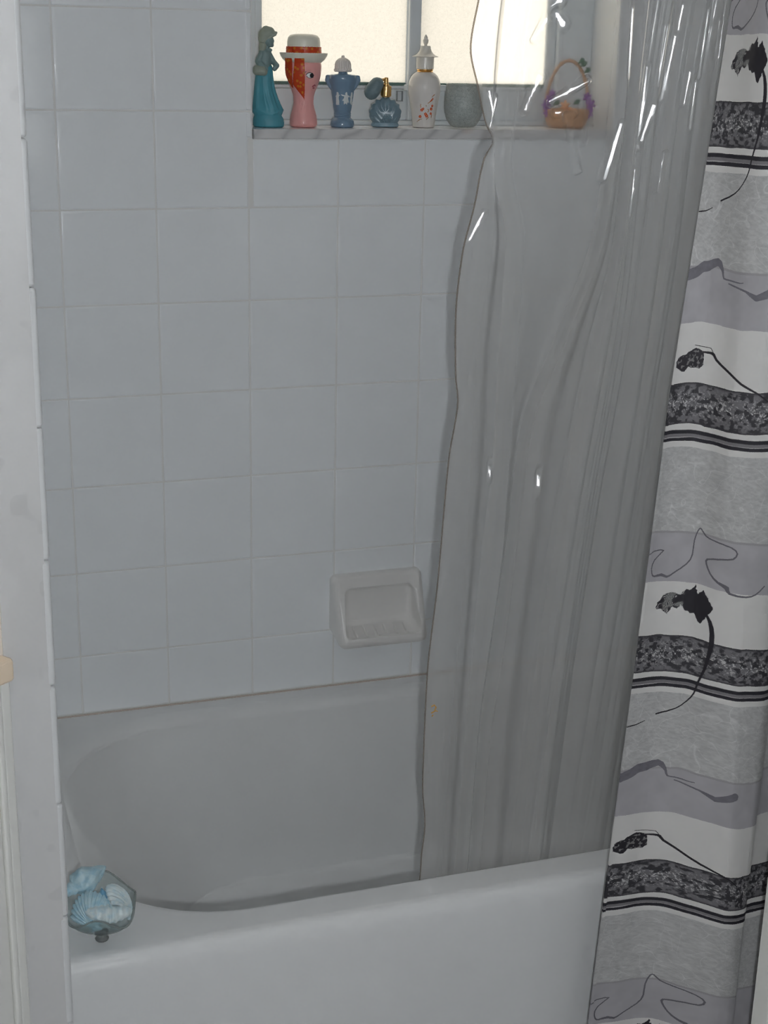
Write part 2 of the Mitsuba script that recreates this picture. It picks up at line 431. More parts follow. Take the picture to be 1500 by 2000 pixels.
mat('pink_gloss', (0.80, 0.38, 0.36), 0.08, specular=0.5)
mat('hat_white', (0.74, 0.72, 0.62), 0.28)
mat('orange_scarf', proc(dots_fn), 0.4)
mat('black_print', (0.015, 0.013, 0.016), 0.3)
mat('white_print', (0.85, 0.85, 0.85), 0.3)
mat('lip_print', (0.45, 0.10, 0.12), 0.3)
cx, cy = 0.4125, 0.042
t = thing('head_bottle', 'pink bottle shaped as a woman\'s head with white hat and orange scarf on the sill', 'bottle')
prof = [(a * PX, b * PX) for a, b in [(0, 0), (22, 0), (25, 1.5), (27, 6), (26.6, 14), (24.6, 25), (21.5, 36), (19.6, 46), (20, 56), (22.5, 66), (26.5, 76), (31, 88), (34, 102), (35, 114), (34, 121), (31, 126), (26, 128), (0, 128)]]
head = curve_profile(prof, 80)
obj('body', lathe(head, 72, cx, cy, ZS), 'pink_gloss', t, 40)
hat = [(a * PX, b * PX) for a, b in [(0, 120), (29, 120), (35, 122), (41, 127), (45, 133), (47, 138.5), (46.4, 139.4), (40, 139), (33.5, 138.5), (32.6, 141), (32.2, 150), (32, 160), (30.5, 167), (26.5, 171.5), (18, 173.6), (8, 174.2), (0, 174.3)]]
obj('hat', lathe(hat, 72, cx, cy, ZS), 'hat_white', t, 35)


def uvcyl(m, cx, cy):
    v = m.vertices; return np.c_[np.arctan2(v[:, 1] - cy, v[:, 0] - cx) * .028 + 1, v[:, 2]]


band = lathe([(a * PX, b * PX) for a, b in [(32.8, 138.8), (34.4, 139), (34.2, 150), (33.2, 150.6), (32.6, 150.4)]], 72, cx, cy, ZS)
obj('scarf_band', band, 'orange_scarf', t, True, uvcyl(band, cx, cy))
env = [(r + .0016, z) for r, z in head] + []
env = np.array(env); env[env[:, 1] > 116 * PX, 0] = np.interp(env[env[:, 1] > 116 * PX, 1], [116 * PX, 122 * PX, 138 * PX], [36.5 * PX, 38 * PX, 41 * PX])
env = np.vstack([env[env[:, 1] < 120 * PX], [[38 * PX, 122 * PX], [41 * PX, 130 * PX], [44 * PX, 136 * PX], [36 * PX, 140 * PX], [34.5 * PX, 146 * PX]]])


def S(pts):
    return np.array(pts) * PX


# scarf tails: (offset right of the middle, height)
for tail in ([(-38, 146), (-22.5, 146), (-23, 120), (-23.5, 95), (-22, 74), (-26, 77), (-34, 86), (-43, 99), (-44, 112), (-41, 128)],
             [(-16, 146), (1, 146), (2, 118), (2.6, 92), (2.5, 70), (1.6, 53), (-3, 60), (-12, 71), (-21, 81), (-20, 95), (-17.5, 118)]):
    m = decal([S(tail)[::-1]], env, cx, cy, ZS, thick=0.0012, lift=.0003, edge=.003)
    obj('scarf_tail', m, 'orange_scarf', t, 40, None) if False else obj('scarf_tail', m, 'orange_scarf', t, True, uvcyl(m, cx, cy))
obj('eye', decal([S(circle(13.0, 98, 7.8, 4.6, 24, -0.12))], head, cx, cy, ZS, thick=.0004), 'white_print', t, False)
obj('pupil', cat(decal([S(circle(16.4, 98, 4.2, 4.2))], head, cx, cy, ZS, thick=.0006),
                 decal([S(stroke2([(5.2, 99), (8, 102.2), (13, 103.4), (18, 102), (21, 98)], 1.1))], head, cx, cy, ZS, thick=.0006),
                 decal([S(stroke2([(6, 96.5), (10, 93.8), (15, 93.4), (20, 95)], .9))], head, cx, cy, ZS, thick=.0006),
                 decal([S(stroke2([(3.0, 103), (5, 105)], .8))], head, cx, cy, ZS, thick=.0006)), 'black_print', t, False, label='black painted pupil and lashes')
obj('mouth', cat(decal([S(circle(20.5, 78.2, 3.2, 1.6, 14, .5))], head, cx, cy, ZS, thick=.0004), decal([S(circle(25, 79.5, 3.2, 1.5, 14, -.4))], head, cx, cy, ZS, thick=.0004),
                 decal([S(circle(22.2, 74.5, 3.0, 1.7, 14, .1))], head, cx, cy, ZS, thick=.0004)), 'lip_print', t, False, label='small red painted mouth')

# --- blue urn bottle
mat('urn_blue', (0.16, 0.25, 0.345), 0.22, specular=0.5)
mat('relief_white', (0.62, 0.66, 0.66), 0.5)
mat('cap_white', (0.66, 0.62, 0.58), 0.45)
cx, cy = 0.4805, 0.042
t = thing('urn_bottle', 'blue two-handled urn bottle with white relief figures and a ribbed white cap', 'bottle')
up = [(a * PX, b * PX) for a, b in [(0, 0), (21, 0), (23, 2), (23.5, 7), (22.5, 12), (19, 16), (16.4, 18), (16, 20), (17.2, 22), (16.2, 24), (17, 26.5), (16, 29), (17.4, 34), (19.5, 48), (21.5, 60), (22.6, 70), (23.6, 79), (26.5, 85), (27.5, 91), (27.6, 96), (26, 99), (22, 100), (9.5, 101), (8.8, 104), (8.8, 110), (0, 110)]]
obj('body', lathe(up, 64, cx, cy, ZS), 'urn_blue', t, 35)
hx, hy = math.cos(FACE + math.pi / 2), math.sin(FACE + math.pi / 2)
for s in (-1, 1):
    q = [(18, 94, 5.2), (30.5, 95.6, 3.4), (31.6, 89, 3.4), (27, 80, 3.2), (21, 72, 3.0)]
    obj('handle', bones([[(cx + s * a * PX * hx, cy + s * a * PX * hy, ZS + b * PX, r * PX) for a, b, r in q]], .0014, 3), 'urn_blue', t, True)
fig1 = [(-13.5, 43), (-6.5, 43), (-6.8, 50), (-8, 56), (-7.6, 60), (-4.2, 61.5), (-8, 62.5), (-8.6, 66), (-10.3, 68), (-12.2, 66), (-12, 63), (-14.6, 59), (-13.2, 57), (-13.4, 50)]
fig2 = [(2, 44), (6, 46.5), (8.5, 43.5), (9.5, 48), (13, 47), (11.4, 52), (10, 57), (12.5, 58.5), (15, 57.5), (12.5, 61), (9, 61.5), (8.8, 66), (7, 68), (5, 66), (5, 62), (0, 62.5), (-3.6, 64), (-2, 61), (2.6, 59), (1.6, 55), (-1.5, 51), (2.4, 50.5)]
fig3 = [(17, 45), (21.5, 43), (22, 50), (21, 56), (22.4, 62), (20.6, 67.5), (18, 66), (17.4, 61), (15.2, 59), (16.8, 55), (15.6, 50)]
for k, fg in enumerate((fig1, fig2, fig3)):
    fg = np.array(fg); area = np.sum(fg[:, 0] * np.roll(fg[:, 1], -1) - np.roll(fg[:, 0], -1) * fg[:, 1])
    obj('relief_figure', decal([S(fg if area > 0 else fg[::-1])], up, cx, cy, ZS, thick=.0009), 'relief_white', t, 40, label='white relief figure')
capp = curve_profile([(a * PX, b * PX) for a, b in [(0, 105), (15, 105), (17.5, 106.5), (17.2, 109), (15.6, 112), (15.4, 118), (13.6, 124.5), (9.5, 129), (4.5, 131.5), (3, 132), (3.2, 134), (2.4, 135.5), (0, 136)]], 60)
cm = lathe(capp, 132, 0, 0, ZS)
a_ = np.arctan2(cm.vertices[:, 1], cm.vertices[:, 0]); rr_ = np.hypot(cm.vertices[:, 0], cm.vertices[:, 1])
k_ = 1 + 0.045 * np.cos(22 * a_) * np.clip((rr_ - 5 * PX) / (8 * PX), 0, 1) * (cm.vertices[:, 2] > ZS + 108 * PX)
cm.vertices[:, 0] *= k_; cm.vertices[:, 1] *= k_; cm.apply_translation((cx, cy, 0))
obj('cap', cm, 'cap_white', t, 40, label='ribbed white cap with a knob')

# --- perfume atomiser of blue fan-shaped glass
scene['blue_glass'] = {'type': 'twosided', 'b': {'type': 'principled', 'base_color': rgb(0.20, 0.30, 0.36), 'roughness': 0.10, 'specular': 0.6, 'clearcoat': 0.6, 'clearcoat_gloss': .9}}
mat('bulb_grey', (0.14, 0.20, 0.22), 0.5)
scene['blue_glass_body'] = {'type': 'roughdielectric', 'alpha': 0.06, 'int_ior': 1.45, 'specular_transmittance': rgb(.66, .78, .84)}
cx, cy = 0.5575, 0.045
t = thing('perfume_atomizer', 'blue ribbed fan-shaped glass perfume atomiser with gold collar and grey squeeze bulb', 'perfume bottle')


def fan_mesh():
    """scallop shell standing on its hinge: ribs fan out from the base"""
    n, m = 180, 26; out = []
    th = np.linspace(0, 2 * np.pi, n, endpoint=False)
    v, f = [], []
    # outline in the fan's plane
    ribs = 11

    def outline(a):                                       # a from -pi/2.. all around, centre at (0, 27)
        base = np.interp(np.mod(a, 2 * np.pi), np.radians([0, 30, 60, 90, 120, 150, 180, 205, 225, 240, 270, 300, 315, 335, 360]),
                         [33, 32.5, 32, 31, 32, 32.5, 33, 32, 31, 30, 26, 30, 31, 32, 33])
        up_ = np.clip(np.sin(a) + 0.45, 0, 1)
        tri = np.abs(np.mod(a / np.pi * 7.5 + .25, 1) - .5) * 2
        return base * (1 - 0.11 * up_ * tri)
    D = 15.0
    for i in range(m + 1):
        q = i / m                                        # 0 back rim centre .. 1 front centre
        s = math.sin(math.pi * q) ** 0.55; yy = -math.cos(math.pi * q)
        for a in th:
            R = (31.0 * (1 - s ** 5) + outline(a) * s ** 5) * s
            # groove relief radiating from the hinge
            px_, pz_ = R * math.cos(a), 28 + R * math.sin(a)
            g = math.atan2(pz_ + 5, px_ - 7)
            rel = 0.09 * math.cos(g * 20) * (1 - 0.7 * s ** 6)
            v.append((px_ * PX, -yy * D * PX * (1 + rel) * (0.75 + .25 * (1 - pz_ / 70)), max(pz_, 0.8) * PX))
    v = np.array(v)
    for i in range(m):
        for j in range(n):
            k = (j + 1) % n; f += [(i * n + j, i * n + k, (i + 1) * n + k), (i * n + j, (i + 1) * n + k, (i + 1) * n + j)]
    M = tm(v, f); M.merge_vertices(); M.update_faces(M.nondegenerate_faces())
    if M.volume < 0:
        M.invert()
    return M


rotz = FACE + math.pi / 2
RM = trimesh.transformations.rotation_matrix(rotz, [0, 0, 1])
fm = fan_mesh(); fm.apply_transform(RM); fm.apply_translation((cx, cy, ZS))
obj('glass_body', fm, 'blue_glass_mix', t, 25, label='blue ribbed glass body')
scene['blue_glass_mix'] = {'type': 'blendbsdf', 'weight': 0.35, 'a': {'type': 'ref', 'id': 'blue_glass'}, 'b': {'type': 'ref', 'id': 'blue_glass_body'}}
obj('foot', lathe([(a * PX, b * PX) for a, b in [(0, 0), (21, 0), (24, 1.5), (25, 5), (23, 9), (0, 9)]], 48, 0, 0, 0).apply_transform(np.diag([1.12, .62, 1, 1])).apply_transform(RM).apply_translation((cx, cy, ZS)), 'blue_glass', t, 35)
obj('collar', lathe([(a * PX, b * PX) for a, b in [(0, 58), (8.6, 58), (9.4, 60), (10.6, 60.5), (10.8, 78), (10, 79.5), (6.4, 80), (6.2, 83), (4.6, 84), (4.4, 93), (3.6, 95.5), (0, 96)]], 48, cx + .0008, cy, ZS), 'brass', t, 35, label='gold collar and nozzle')


def loc(a, d, b):
    """a right of the bottle's middle, d towards the back, b up"""
    return np.array([cx + (a * math.cos(rotz) - d * math.sin(rotz)) * PX, cy + (a * math.sin(rotz) + d * math.cos(rotz)) * PX, ZS + b * PX])


obj('stem', tube([loc(0, -1, 90), loc(-5, -2, 91.5), loc(-10, -3, 90)], 2.6 * PX, 10), 'brass', t, True)
bl = bones([[(*loc(-12, -5, 88), .0055), (*loc(-18, -6, 82), .0118), (*loc(-25, -7, 72), .0132), (*loc(-28, -7, 67), .0125)]], .003, 6)
obj('squeeze_bulb', bl, 'bulb_grey', t, True, label='grey rubber squeeze bulb')

# --- white ginger jar bottle
mat('jar_white', (0.72, 0.69, 0.65), 0.10, specular=0.5)
mat('jar_cap', (0.70, 0.67, 0.60), 0.25)
mat('blossom', (0.60, 0.10, 0.02), 0.35)
mat('twig', (0.42, 0.20, 0.08), 0.4)
cx, cy = 0.6265, 0.042
t = thing('jar_bottle', 'white jar bottle with orange blossom print, gold ring and pagoda-shaped cap', 'bottle')
jp = [(a * PX, b * PX) for a, b in [(0, 0), (20, 0), (22, 1), (22.3, 3), (22.6, 8), (24, 20), (26, 34), (28.4, 48), (30.6, 60), (31.9, 70), (32.2, 78), (31.2, 87), (28.6, 95), (24.6, 101), (20, 105), (16.4, 107), (0, 107)]]
jar = curve_profile(jp, 70)
obj('body', lathe(jar, 72, cx, cy, ZS), 'jar_white', t, 40)
obj('gold_ring', lathe([(a * PX, b * PX) for a, b in [(0, 106.4), (15.8, 106.4), (16.4, 107.6), (15.2, 109.2), (16.6, 110.6), (16.4, 112.4), (0, 112.4)]], 64, cx, cy, ZS), 'brass', t, 30, label='gold ring under the cap')
obj('cap', lathe([(a * PX, b * PX) for a, b in [(0, 112.5), (16.6, 112.5), (17.4, 113.4), (17.6, 134.5), (20, 135.4), (26, 136), (26.2, 136.8), (20.5, 139), (15.5, 142.5), (12.4, 147), (10.6, 152), (10, 156.3), (9, 157), (3.4, 157), (3, 159), (4.6, 162), (5.8, 166.5), (4.8, 169.5), (3.6, 171), (4, 172.5), (2.6, 175.5), (1, 178), (0, 178.3)]], 64, cx, cy, ZS), 'jar_cap', t, 35, label='white pagoda-shaped cap with a pointed finial')
fl = [(-9, 22, 3.0), (-6, 35, 3.0), (-3.4, 37, 2.4), (1.6, 27, 3.0), (4.2, 23.5, 3.2), (13.4, 37, 3.0), (15.4, 43, 2.4), (13, 28, 2.4), (13.6, 54, 2.0), (16, 56.5, 1.6), (11, 52, 1.3)]
for x, z, r in fl:
    petals = [S(circle(x + r * .62 * math.cos(a), z + r * .62 * math.sin(a), r * .45, None, 10)) for a in np.arange(5) * 2 * np.pi / 5 + x]
    obj('blossom_print', decal(petals, jar, cx, cy, ZS, thick=.0003, edge=.002), 'blossom', t, False)
tw = [[(-15, 12), (-10, 16), (-5, 17.5)], [(-9, 43), (-8, 46)], [(-8.5, 41), (-7.5, 40)], [(2, 44), (3, 42)], [(6, 37), (8.4, 33.5), (6, 31)], [(6, 48), (10, 51), (15, 54)], [(14, 60), (17, 63), (20, 65)], [(14, 20), (14.6, 25)], [(8, 20.5), (4, 17)]]
obj('twig_print', cat(*[decal([S(stroke2(q, 1.2))], jar, cx, cy, ZS, thick=.0003, edge=.002) for q in tw]), 'twig', t, False)

# --- crackle glass votive cup
def crackle_fn(p, n, uv):
    a, b, _ = voronoi(uv.x * 420, uv.y * 420)
    return 0.0011 * smoothstep(0.0, 0.22, b - a)


def crackle_col(p, n, uv):
    a, b, c = voronoi(uv.x * 420, uv.y * 420)
    return mi.Color3f(0.68, 0.71, 0.71) * (0.72 + 0.20 * c + 0.25 * (1 - smoothstep(0.0, 0.12, b - a)))


scene['crackle_glass'] = {'type': 'blendbsdf', 'weight': 0.42, 'a': {'type': 'thindielectric', 'int_ior': 1.5},
                          'b': {'type': 'bumpmap', 'tex': proc(crackle_fn, .0004), 'scale': 1.0,
                                'in': {'type': 'principledthin', 'base_color': proc(crackle_col), 'roughness': 0.15, 'spec_trans': 0.30, 'diff_trans': 0.9, 'eta': 1.5}}}
cx, cy = 0.7000, 0.044
t = thing('candle_cup', 'round crackle glass candle cup between the white jar and the clear curtain', 'glass')
vp = curve_profile([(a * PX, b * PX) for a, b in [(0, 1), (16, .4), (24, 2.5), (30, 9), (35, 18), (38.6, 30), (39.8, 42), (39.4, 55), (37.8, 68), (36, 79), (35.2, 84)]], 60)
vm = lathe(vp, 80, cx, cy, ZS)
obj('cup', vm, 'crackle_glass', t, True, np.c_[np.arctan2(vm.vertices[:, 1] - cy, vm.vertices[:, 0] - cx) * .032, vm.vertices[:, 2]])
obj('rim', tube([(cx + 35.2 * PX * math.cos(a), cy + 35.2 * PX * math.sin(a), ZS + 84 * PX) for a in np.arange(64) * 2 * np.pi / 64], .0013, 8, True), 'crackle_glass', t, True, np.zeros((64 * 8, 2)))

# --- girl figurine
def girl_fn(p, n, uv):
    return mi.Color3f(0.07, 0.285, 0.35) * (0.92 + 0.16 * fbm(p.x * 90, p.y * 90, p.z * 60, 2))


mat('girl_blue', proc(girl_fn), 0.5)
mat('girl_backlit_grey', (0.17, 0.25, 0.25), 0.5)  # grey-teal look of the backlit upper half put into the colour
mat('girl_sage', (0.27, 0.31, 0.26), 0.55)
cx, cy = 0.3520, 0.040
rg = FACE + math.pi / 2
t = thing('girl_figurine', 'turquoise girl figurine with bonnet and long skirt at the left end of the sill', 'figurine')


def G(a, d, b, r=None):
    q = (cx + (a * math.cos(rg) - d * math.sin(rg)) * PX, cy + (a * math.sin(rg) + d * math.cos(rg)) * PX, ZS + b * PX)
    return q if r is None else (*q, r * PX)


def skirt():
    lev = [(0, 0, 27, 20), (1.5, 0, 29.5, 22), (8, 0, 30.2, 22.5), (17, -.5, 29, 21.5), (22, -1, 26.5, 20), (25, -1, 27.5, 20.5), (29, -1.5, 29, 21.5), (33, -1.8, 29, 21.5), (40, -3, 27.5, 20.5), (55, -5.5, 23.5, 18), (75, -7.5, 19.5, 15.5), (95, -8, 17, 13.5), (108, -7.5, 15.6, 12.5), (115, -7, 14, 11.5)]
    lev = np.array(lev, float); h = np.linspace(0, 115, 70)
    c, rx, ry = (PchipInterpolator(lev[:, 0], lev[:, k])(h) for k in (1, 2, 3))
    n = 160; a = np.arange(n) * 2 * np.pi / n; v = []
    for k in range(len(h)):
        w = np.clip((h[k] - 24) / 14, 0, 1) * np.clip((118 - h[k]) / 40, 0.15, 1)
        fold = 1 + w * (0.035 * np.cos(5 * a + 0.6) + 0.030 * np.cos(9 * a + 1.7 + h[k] * .01) + .014 * np.cos(16 * a))
        drape = 0.055 * np.exp(-((a - (1.5 * np.pi + .35) + (h[k] - 60) * .004) / .14) ** 2) * w - 0.05 * np.exp(-((a - (1.5 * np.pi + .10) + (h[k] - 60) * .004) / .10) ** 2) * w
        swag = 0.05 * np.exp(-((h[k] - (29 + 5 * np.cos(3 * a + 1.0))) / 2.2) ** 2)
        s = fold + drape + swag
        for x, y in zip(c[k] + rx[k] * np.cos(a) * s, ry[k] * np.sin(a) * s):
            v.append(G(x, y, h[k]))
    f = []
    for i in range(len(h) - 1):
        j = np.arange(n); k = (j + 1) % n
        f += [np.stack([i * n + j, i * n + k, (i + 1) * n + k], -1), np.stack([i * n + j, (i + 1) * n + k, (i + 1) * n + j], -1)]
    v = np.array(v); v = np.vstack([v, [G(0, 0, 0)], [G(-7, 0, 115.5)]]); j = np.arange(n); k = (j + 1) % n; e = (len(h) - 1) * n
    f += [np.stack([k, j, np.full(n, len(v) - 2)], -1), np.stack([e + j, e + k, np.full(n, len(v) - 1)], -1)]
    return tm(v, np.vstack(f))


obj('skirt', skirt(), 'girl_blue', t, True, label='turquoise gathered skirt')
obj('torso', bones([[G(-7, 0, 112, 13), G(-7, 0, 124, 12.5), G(-6, 0, 136, 11)], [G(-11, 0, 139, 7.5), G(-1, 0, 140, 7)],           # waist, chest, shoulders
                    [G(-12, -6, 138, 6), G(-19, -9, 122, 6.6)], [G(-19, -9, 122, 6.4), G(-13, -16, 111, 5.4), G(-4, -18, 108, 4.6)],              # near arm
                    [G(0, 2, 138, 5.4), G(9, 2, 122, 5.6)], [G(9, 2, 122, 5.4), G(16, -5, 115, 5.2)], [G(16, -6, 115, 5.4), G(12, -8, 109, 4.6)], # far arm and hand
                    [G(-4, -1, 143, 5.6), G(-3, -1, 150, 5.2)], [G(2, -4, 144, 3.4), G(5, -4, 143, 2.8)]], .0022, 7), 'girl_backlit_grey', t, True)                # neck, bow
obj('head', bones([[G(0, 0, 160, 11), G(2, 0, 156, 8.5)], [G(7.5, 0, 160, 4), G(9.6, 0, 159.5, 1.6), G(6, 0, 163, 3)], [G(6.5, 0, 152.5, 4.2)], [G(8.2, 0, 156, 2)], [G(6.5, -4, 156, 3)]], .0016, 4), 'girl_backlit_grey', t, True)
obj('hair', bones([[G(-8, 1, 160, 9), G(-11, 1, 148, 7.6), G(-12, 1, 138, 6)], [G(-12, 1, 147, 7), G(-13, 2, 132, 5)], [G(-9, -5, 152, 6), G(-12, -5, 138, 4.6)]], .002, 5), 'girl_sage', t, True)
obj('bonnet', bones([[G(-6, 0, 171, 13), G(-8, 0, 163, 11.5), G(2, 0, 175, 11)], [G(-4, 0, 178, 9.5)], [G(4, 6, 173, 4.5), G(4, -6, 173, 4.5), G(15, 0, 175, 2.6), G(13, 7, 171, 2.2), G(13, -7, 171, 2.2)], [G(-10, -8, 158, 3), G(14, -7, 172, 2.4)]], .002, 5), 'girl_sage', t, True, label='sage bonnet with a pointed brim')
obj('basket', bones([[G(-22, -16, 104, 7.5), G(-8, -19, 103, 7.0), G(-22, -16, 108, 7), G(-9, -18, 108, 6)]], .0022, 4), 'girl_sage', t, True)

# --- little flower basket behind the clear curtain
def wicker_fn(p, n, uv):
    a = 0.5 + 0.5 * dr.sin(p.z * 2200) * dr.sin(uv.x * 60)
    return mix((0.34, 0.16, 0.08), (0.66, 0.40, 0.22), a)


mat('wicker', proc(wicker_fn), 0.6)
mat('purple_petal', (0.22, 0.07, 0.30), 0.5)
mat('peach_petal', (0.72, 0.36, 0.16), 0.5)
mat('leaf_green', (0.05, 0.13, 0.07), 0.5)
cx, cy = 0.8985, 0.048
t = thing('flower_basket', 'small wicker basket ornament with purple and peach flowers behind the clear curtain', 'basket')
bp = curve_profile([(0, 0), (.028, 0), (.034, .006), (.038, .018), (.040, .030), (.039, .032), (.036, .030), (.030, .020), (0, .018)], 40)
bm = lathe(bp, 72, 0, 0, 0)
aa = np.arctan2(bm.vertices[:, 1], bm.vertices[:, 0]); kk = 1 + .02 * np.sign(np.sin(bm.vertices[:, 2] * 1100)) * np.cos(24 * aa)
bm.vertices[:, :2] *= kk[:, None]; bm.apply_translation((cx, cy, ZS))
obj('bowl', bm, 'wicker', t, 30, np.c_[np.arctan2(bm.vertices[:, 1] - cy, bm.vertices[:, 0] - cx), bm.vertices[:, 2]] if False else None)
al = np.linspace(0, np.pi, 40)
hd = [(cx + .038 * math.cos(a) * math.cos(rg), cy + .038 * math.cos(a) * math.sin(rg), ZS + .030 + .084 * math.sin(a)) for a in al]
obj('handle', tube(hd, .0028 + .0004 * np.cos(np.arange(40) * 1.6), 10), 'wicker', t, True)


def flower(x, y, z, r, m_, nm='flower'):
    ms = [(x, y, z, r * .45)]
    parts = [[(x, y, z, r * .4)]]
    for k in range(6):
        a = k * np.pi / 3 + x * 50
        parts.append([(x + r * .35 * math.cos(a), y - r * .15, z + r * .35 * math.sin(a), r * .26), (x + r * .8 * math.cos(a), y - r * .05, z + r * .8 * math.sin(a), r * .22)])
    obj(nm, bones(parts, .0035, 2), m_, t, True)


for a, b, d, r, m_ in [(-42, 30, -14, .009, 'purple_petal'), (-46, 45, -10, .009, 'purple_petal'), (-40, 58, -8, .008, 'purple_petal'), (-33, 68, -6, .007, 'purple_petal'), (46, 30, -10, .010, 'purple_petal'), (50, 47, -8, .010, 'purple_petal'), (42, 62, -8, .009, 'purple_petal'),
                       (-16, 24, -38, .011, 'peach_petal'), (6, 30, -40, .011, 'peach_petal'), (24, 26, -34, .010, 'peach_petal'), (-6, 44, -20, .010, 'peach_petal')]:
    q = G(0, 0, 0)
    flower(cx + (a * math.cos(rg) - d * math.sin(rg)) * PX, cy + (a * math.sin(rg) + d * math.cos(rg)) * PX * .8, ZS + b * PX, r, m_)
for a, b in [(23, 134), (28, 128), (37, 116), (18, 52), (-24, 50)]:
    x, y, z = cx + a * math.cos(rg) * PX, cy + a * math.sin(rg) * PX - .004, ZS + b * PX
    obj('leaf', bones([[(x - .005, y, z - .004, .0012), (x, y - .002, z, .0042), (x + .005, y, z + .003, .0012)]], .002, 3), 'leaf_green', t, True)

# ---------------------------------------------------------------- glass dish with soap shells on the tub's corner
def soap_fn(p, n, uv):
    a = fbm(p.x * 160, p.y * 160, p.z * 160, 3)
    return mix((0.32, 0.51, 0.60), (0.45, 0.60, 0.645), smoothstep(0.25, 0.70, a))


def soap_pale_fn(p, n, uv):
    a = fbm(p.x * 170 + 5, p.y * 170, p.z * 170, 3)
    return mix((0.46, 0.60, 0.65), (0.60, 0.68, 0.68), smoothstep(0.25, 0.65, a))


mat('soap_blue', proc(soap_fn), 0.45)
mat('soap_pale', proc(soap_pale_fn), 0.45)
scene['dish_glass'] = {'type': 'blendbsdf', 'weight': 0.16, 'a': {'type': 'thindielectric', 'int_ior': 1.5},
                       'b': {'type': 'principledthin', 'base_color': rgb(.50, .56, .56), 'roughness': .1, 'spec_trans': .3, 'diff_trans': 1.0, 'eta': 1.5}}
scene['clear_glass'] = {'type': 'blendbsdf', 'weight': 0.35, 'a': {'type': 'dielectric', 'int_ior': 1.5, 'specular_transmittance': rgb(.86, .92, .90)},
                        'b': {'type': 'principled', 'base_color': rgb(.45, .48, .47), 'roughness': .08}}
DX, DY = -0.0655, -0.690
t = thing('glass_dish', 'small footed glass dish with a wavy rim on the front corner of the tub', 'dish')


def rim_z(a):
    return 0.0585 + 0.0085 * np.cos(4 * (a - math.radians(258))) + 0.010 * np.sin(a - .1)


def bowl():
    n, m = 128, 40; a = np.arange(n) * 2 * np.pi / n; v = []
    for k in range(m + 1):
        q = k / m
        r = 0.0075 + 0.0405 * (.55 * np.sin(q * np.pi / 2) + .45 * q) * (1 + 0.0 * a)
        z = 0.010 + (rim_z(a) - 0.010) * (q ** 1.02)
        w = 1 + 0.05 * q ** 2 * np.cos(4 * (a - math.radians(258)) + np.pi)
        v.append(np.stack([DX + r * w * np.cos(a), DY + r * w * np.sin(a), RIM + z], -1))
    v = np.array(v); rim = v[-1]; j = np.arange(n); k_ = (j + 1) % n; f = []
    for i in range(m):
        f += [np.stack([i * n + j, i * n + k_, (i + 1) * n + k_], -1), np.stack([i * n + j, (i + 1) * n + k_, (i + 1) * n + j], -1)]
    return tm(v.reshape(-1, 3), np.vstack(f)), rim


bwl, rim = bowl()
obj('bowl', bwl, 'dish_glass', t, True)
obj('rim', tube(rim, .0013, 8, True), 'clear_glass', t, True, label='clear wavy rim')
obj('foot', lathe([(0, .0003), (.0085, .0003), (.0092, .002), (.007, .005), (.0068, .009), (.009, .012), (0, .0125)], 32, DX, DY, RIM), 'clear_glass', t, 40)


def place(m, p, ax, ay, az, s=1):
    m = m.copy(); m.apply_scale(s)
    m.apply_transform(trimesh.transformations.euler_matrix(math.radians(ax), math.radians(ay), math.radians(az))); m.apply_translation(p); return m


def scallop(L=.040, W=.038, Hh=.013, ribs=13):
    """half-shell: hinge at x = 0, fan opening to +x, ribs along"""
    nu, nv = 40, 104; vs = []
    for side in (1, -1):
        for i in range(nu + 1):
            q = i / nu
            for j in range(nv + 1):
                a = (j / nv - .5) * 2.3; rr = q * (1 + 0.03 * math.cos(a * ribs * 2 * math.pi / 2.3) * q)
                x = L * rr * math.cos(a) * (1 if True else 0); y = W * .62 * rr * math.sin(a) * 1.35
                dome = (1 - q ** 2.4) ** .6 if q < 1 else 0
                z = Hh * ((0.25 * math.sin(math.pi * min(q, 1)) + dome * q ** .35) * (1 - abs(j / nv - .5) * 1.1)) + .0011 * q * math.cos(a * ribs * 2 * math.pi / 2.3) * (1 if 0 < q < 1 else .6)
                vs.append((x, y, z if side > 0 else -0.25 * z * (q < 1) - .0012 * (q < 1)))
    n = nv + 1; f = []
    for s in (0, 1):
        o = s * (nu + 1) * n
        for i in range(nu):
            for j in range(nv):
                a, b, c, d = o + i * n + j, o + i * n + j + 1, o + (i + 1) * n + j + 1, o + (i + 1) * n + j
                f += [(a, d, c), (a, c, b)] if s == 0 else [(a, c, d), (a, b, c)]
    m = tm(vs, f); hinge = bones([[(-.002, -.006, 0, .0022), (-.002, .006, 0, .0022), (.006, 0, .001, .0035)]], .002, 2)
    return cat(m, hinge)


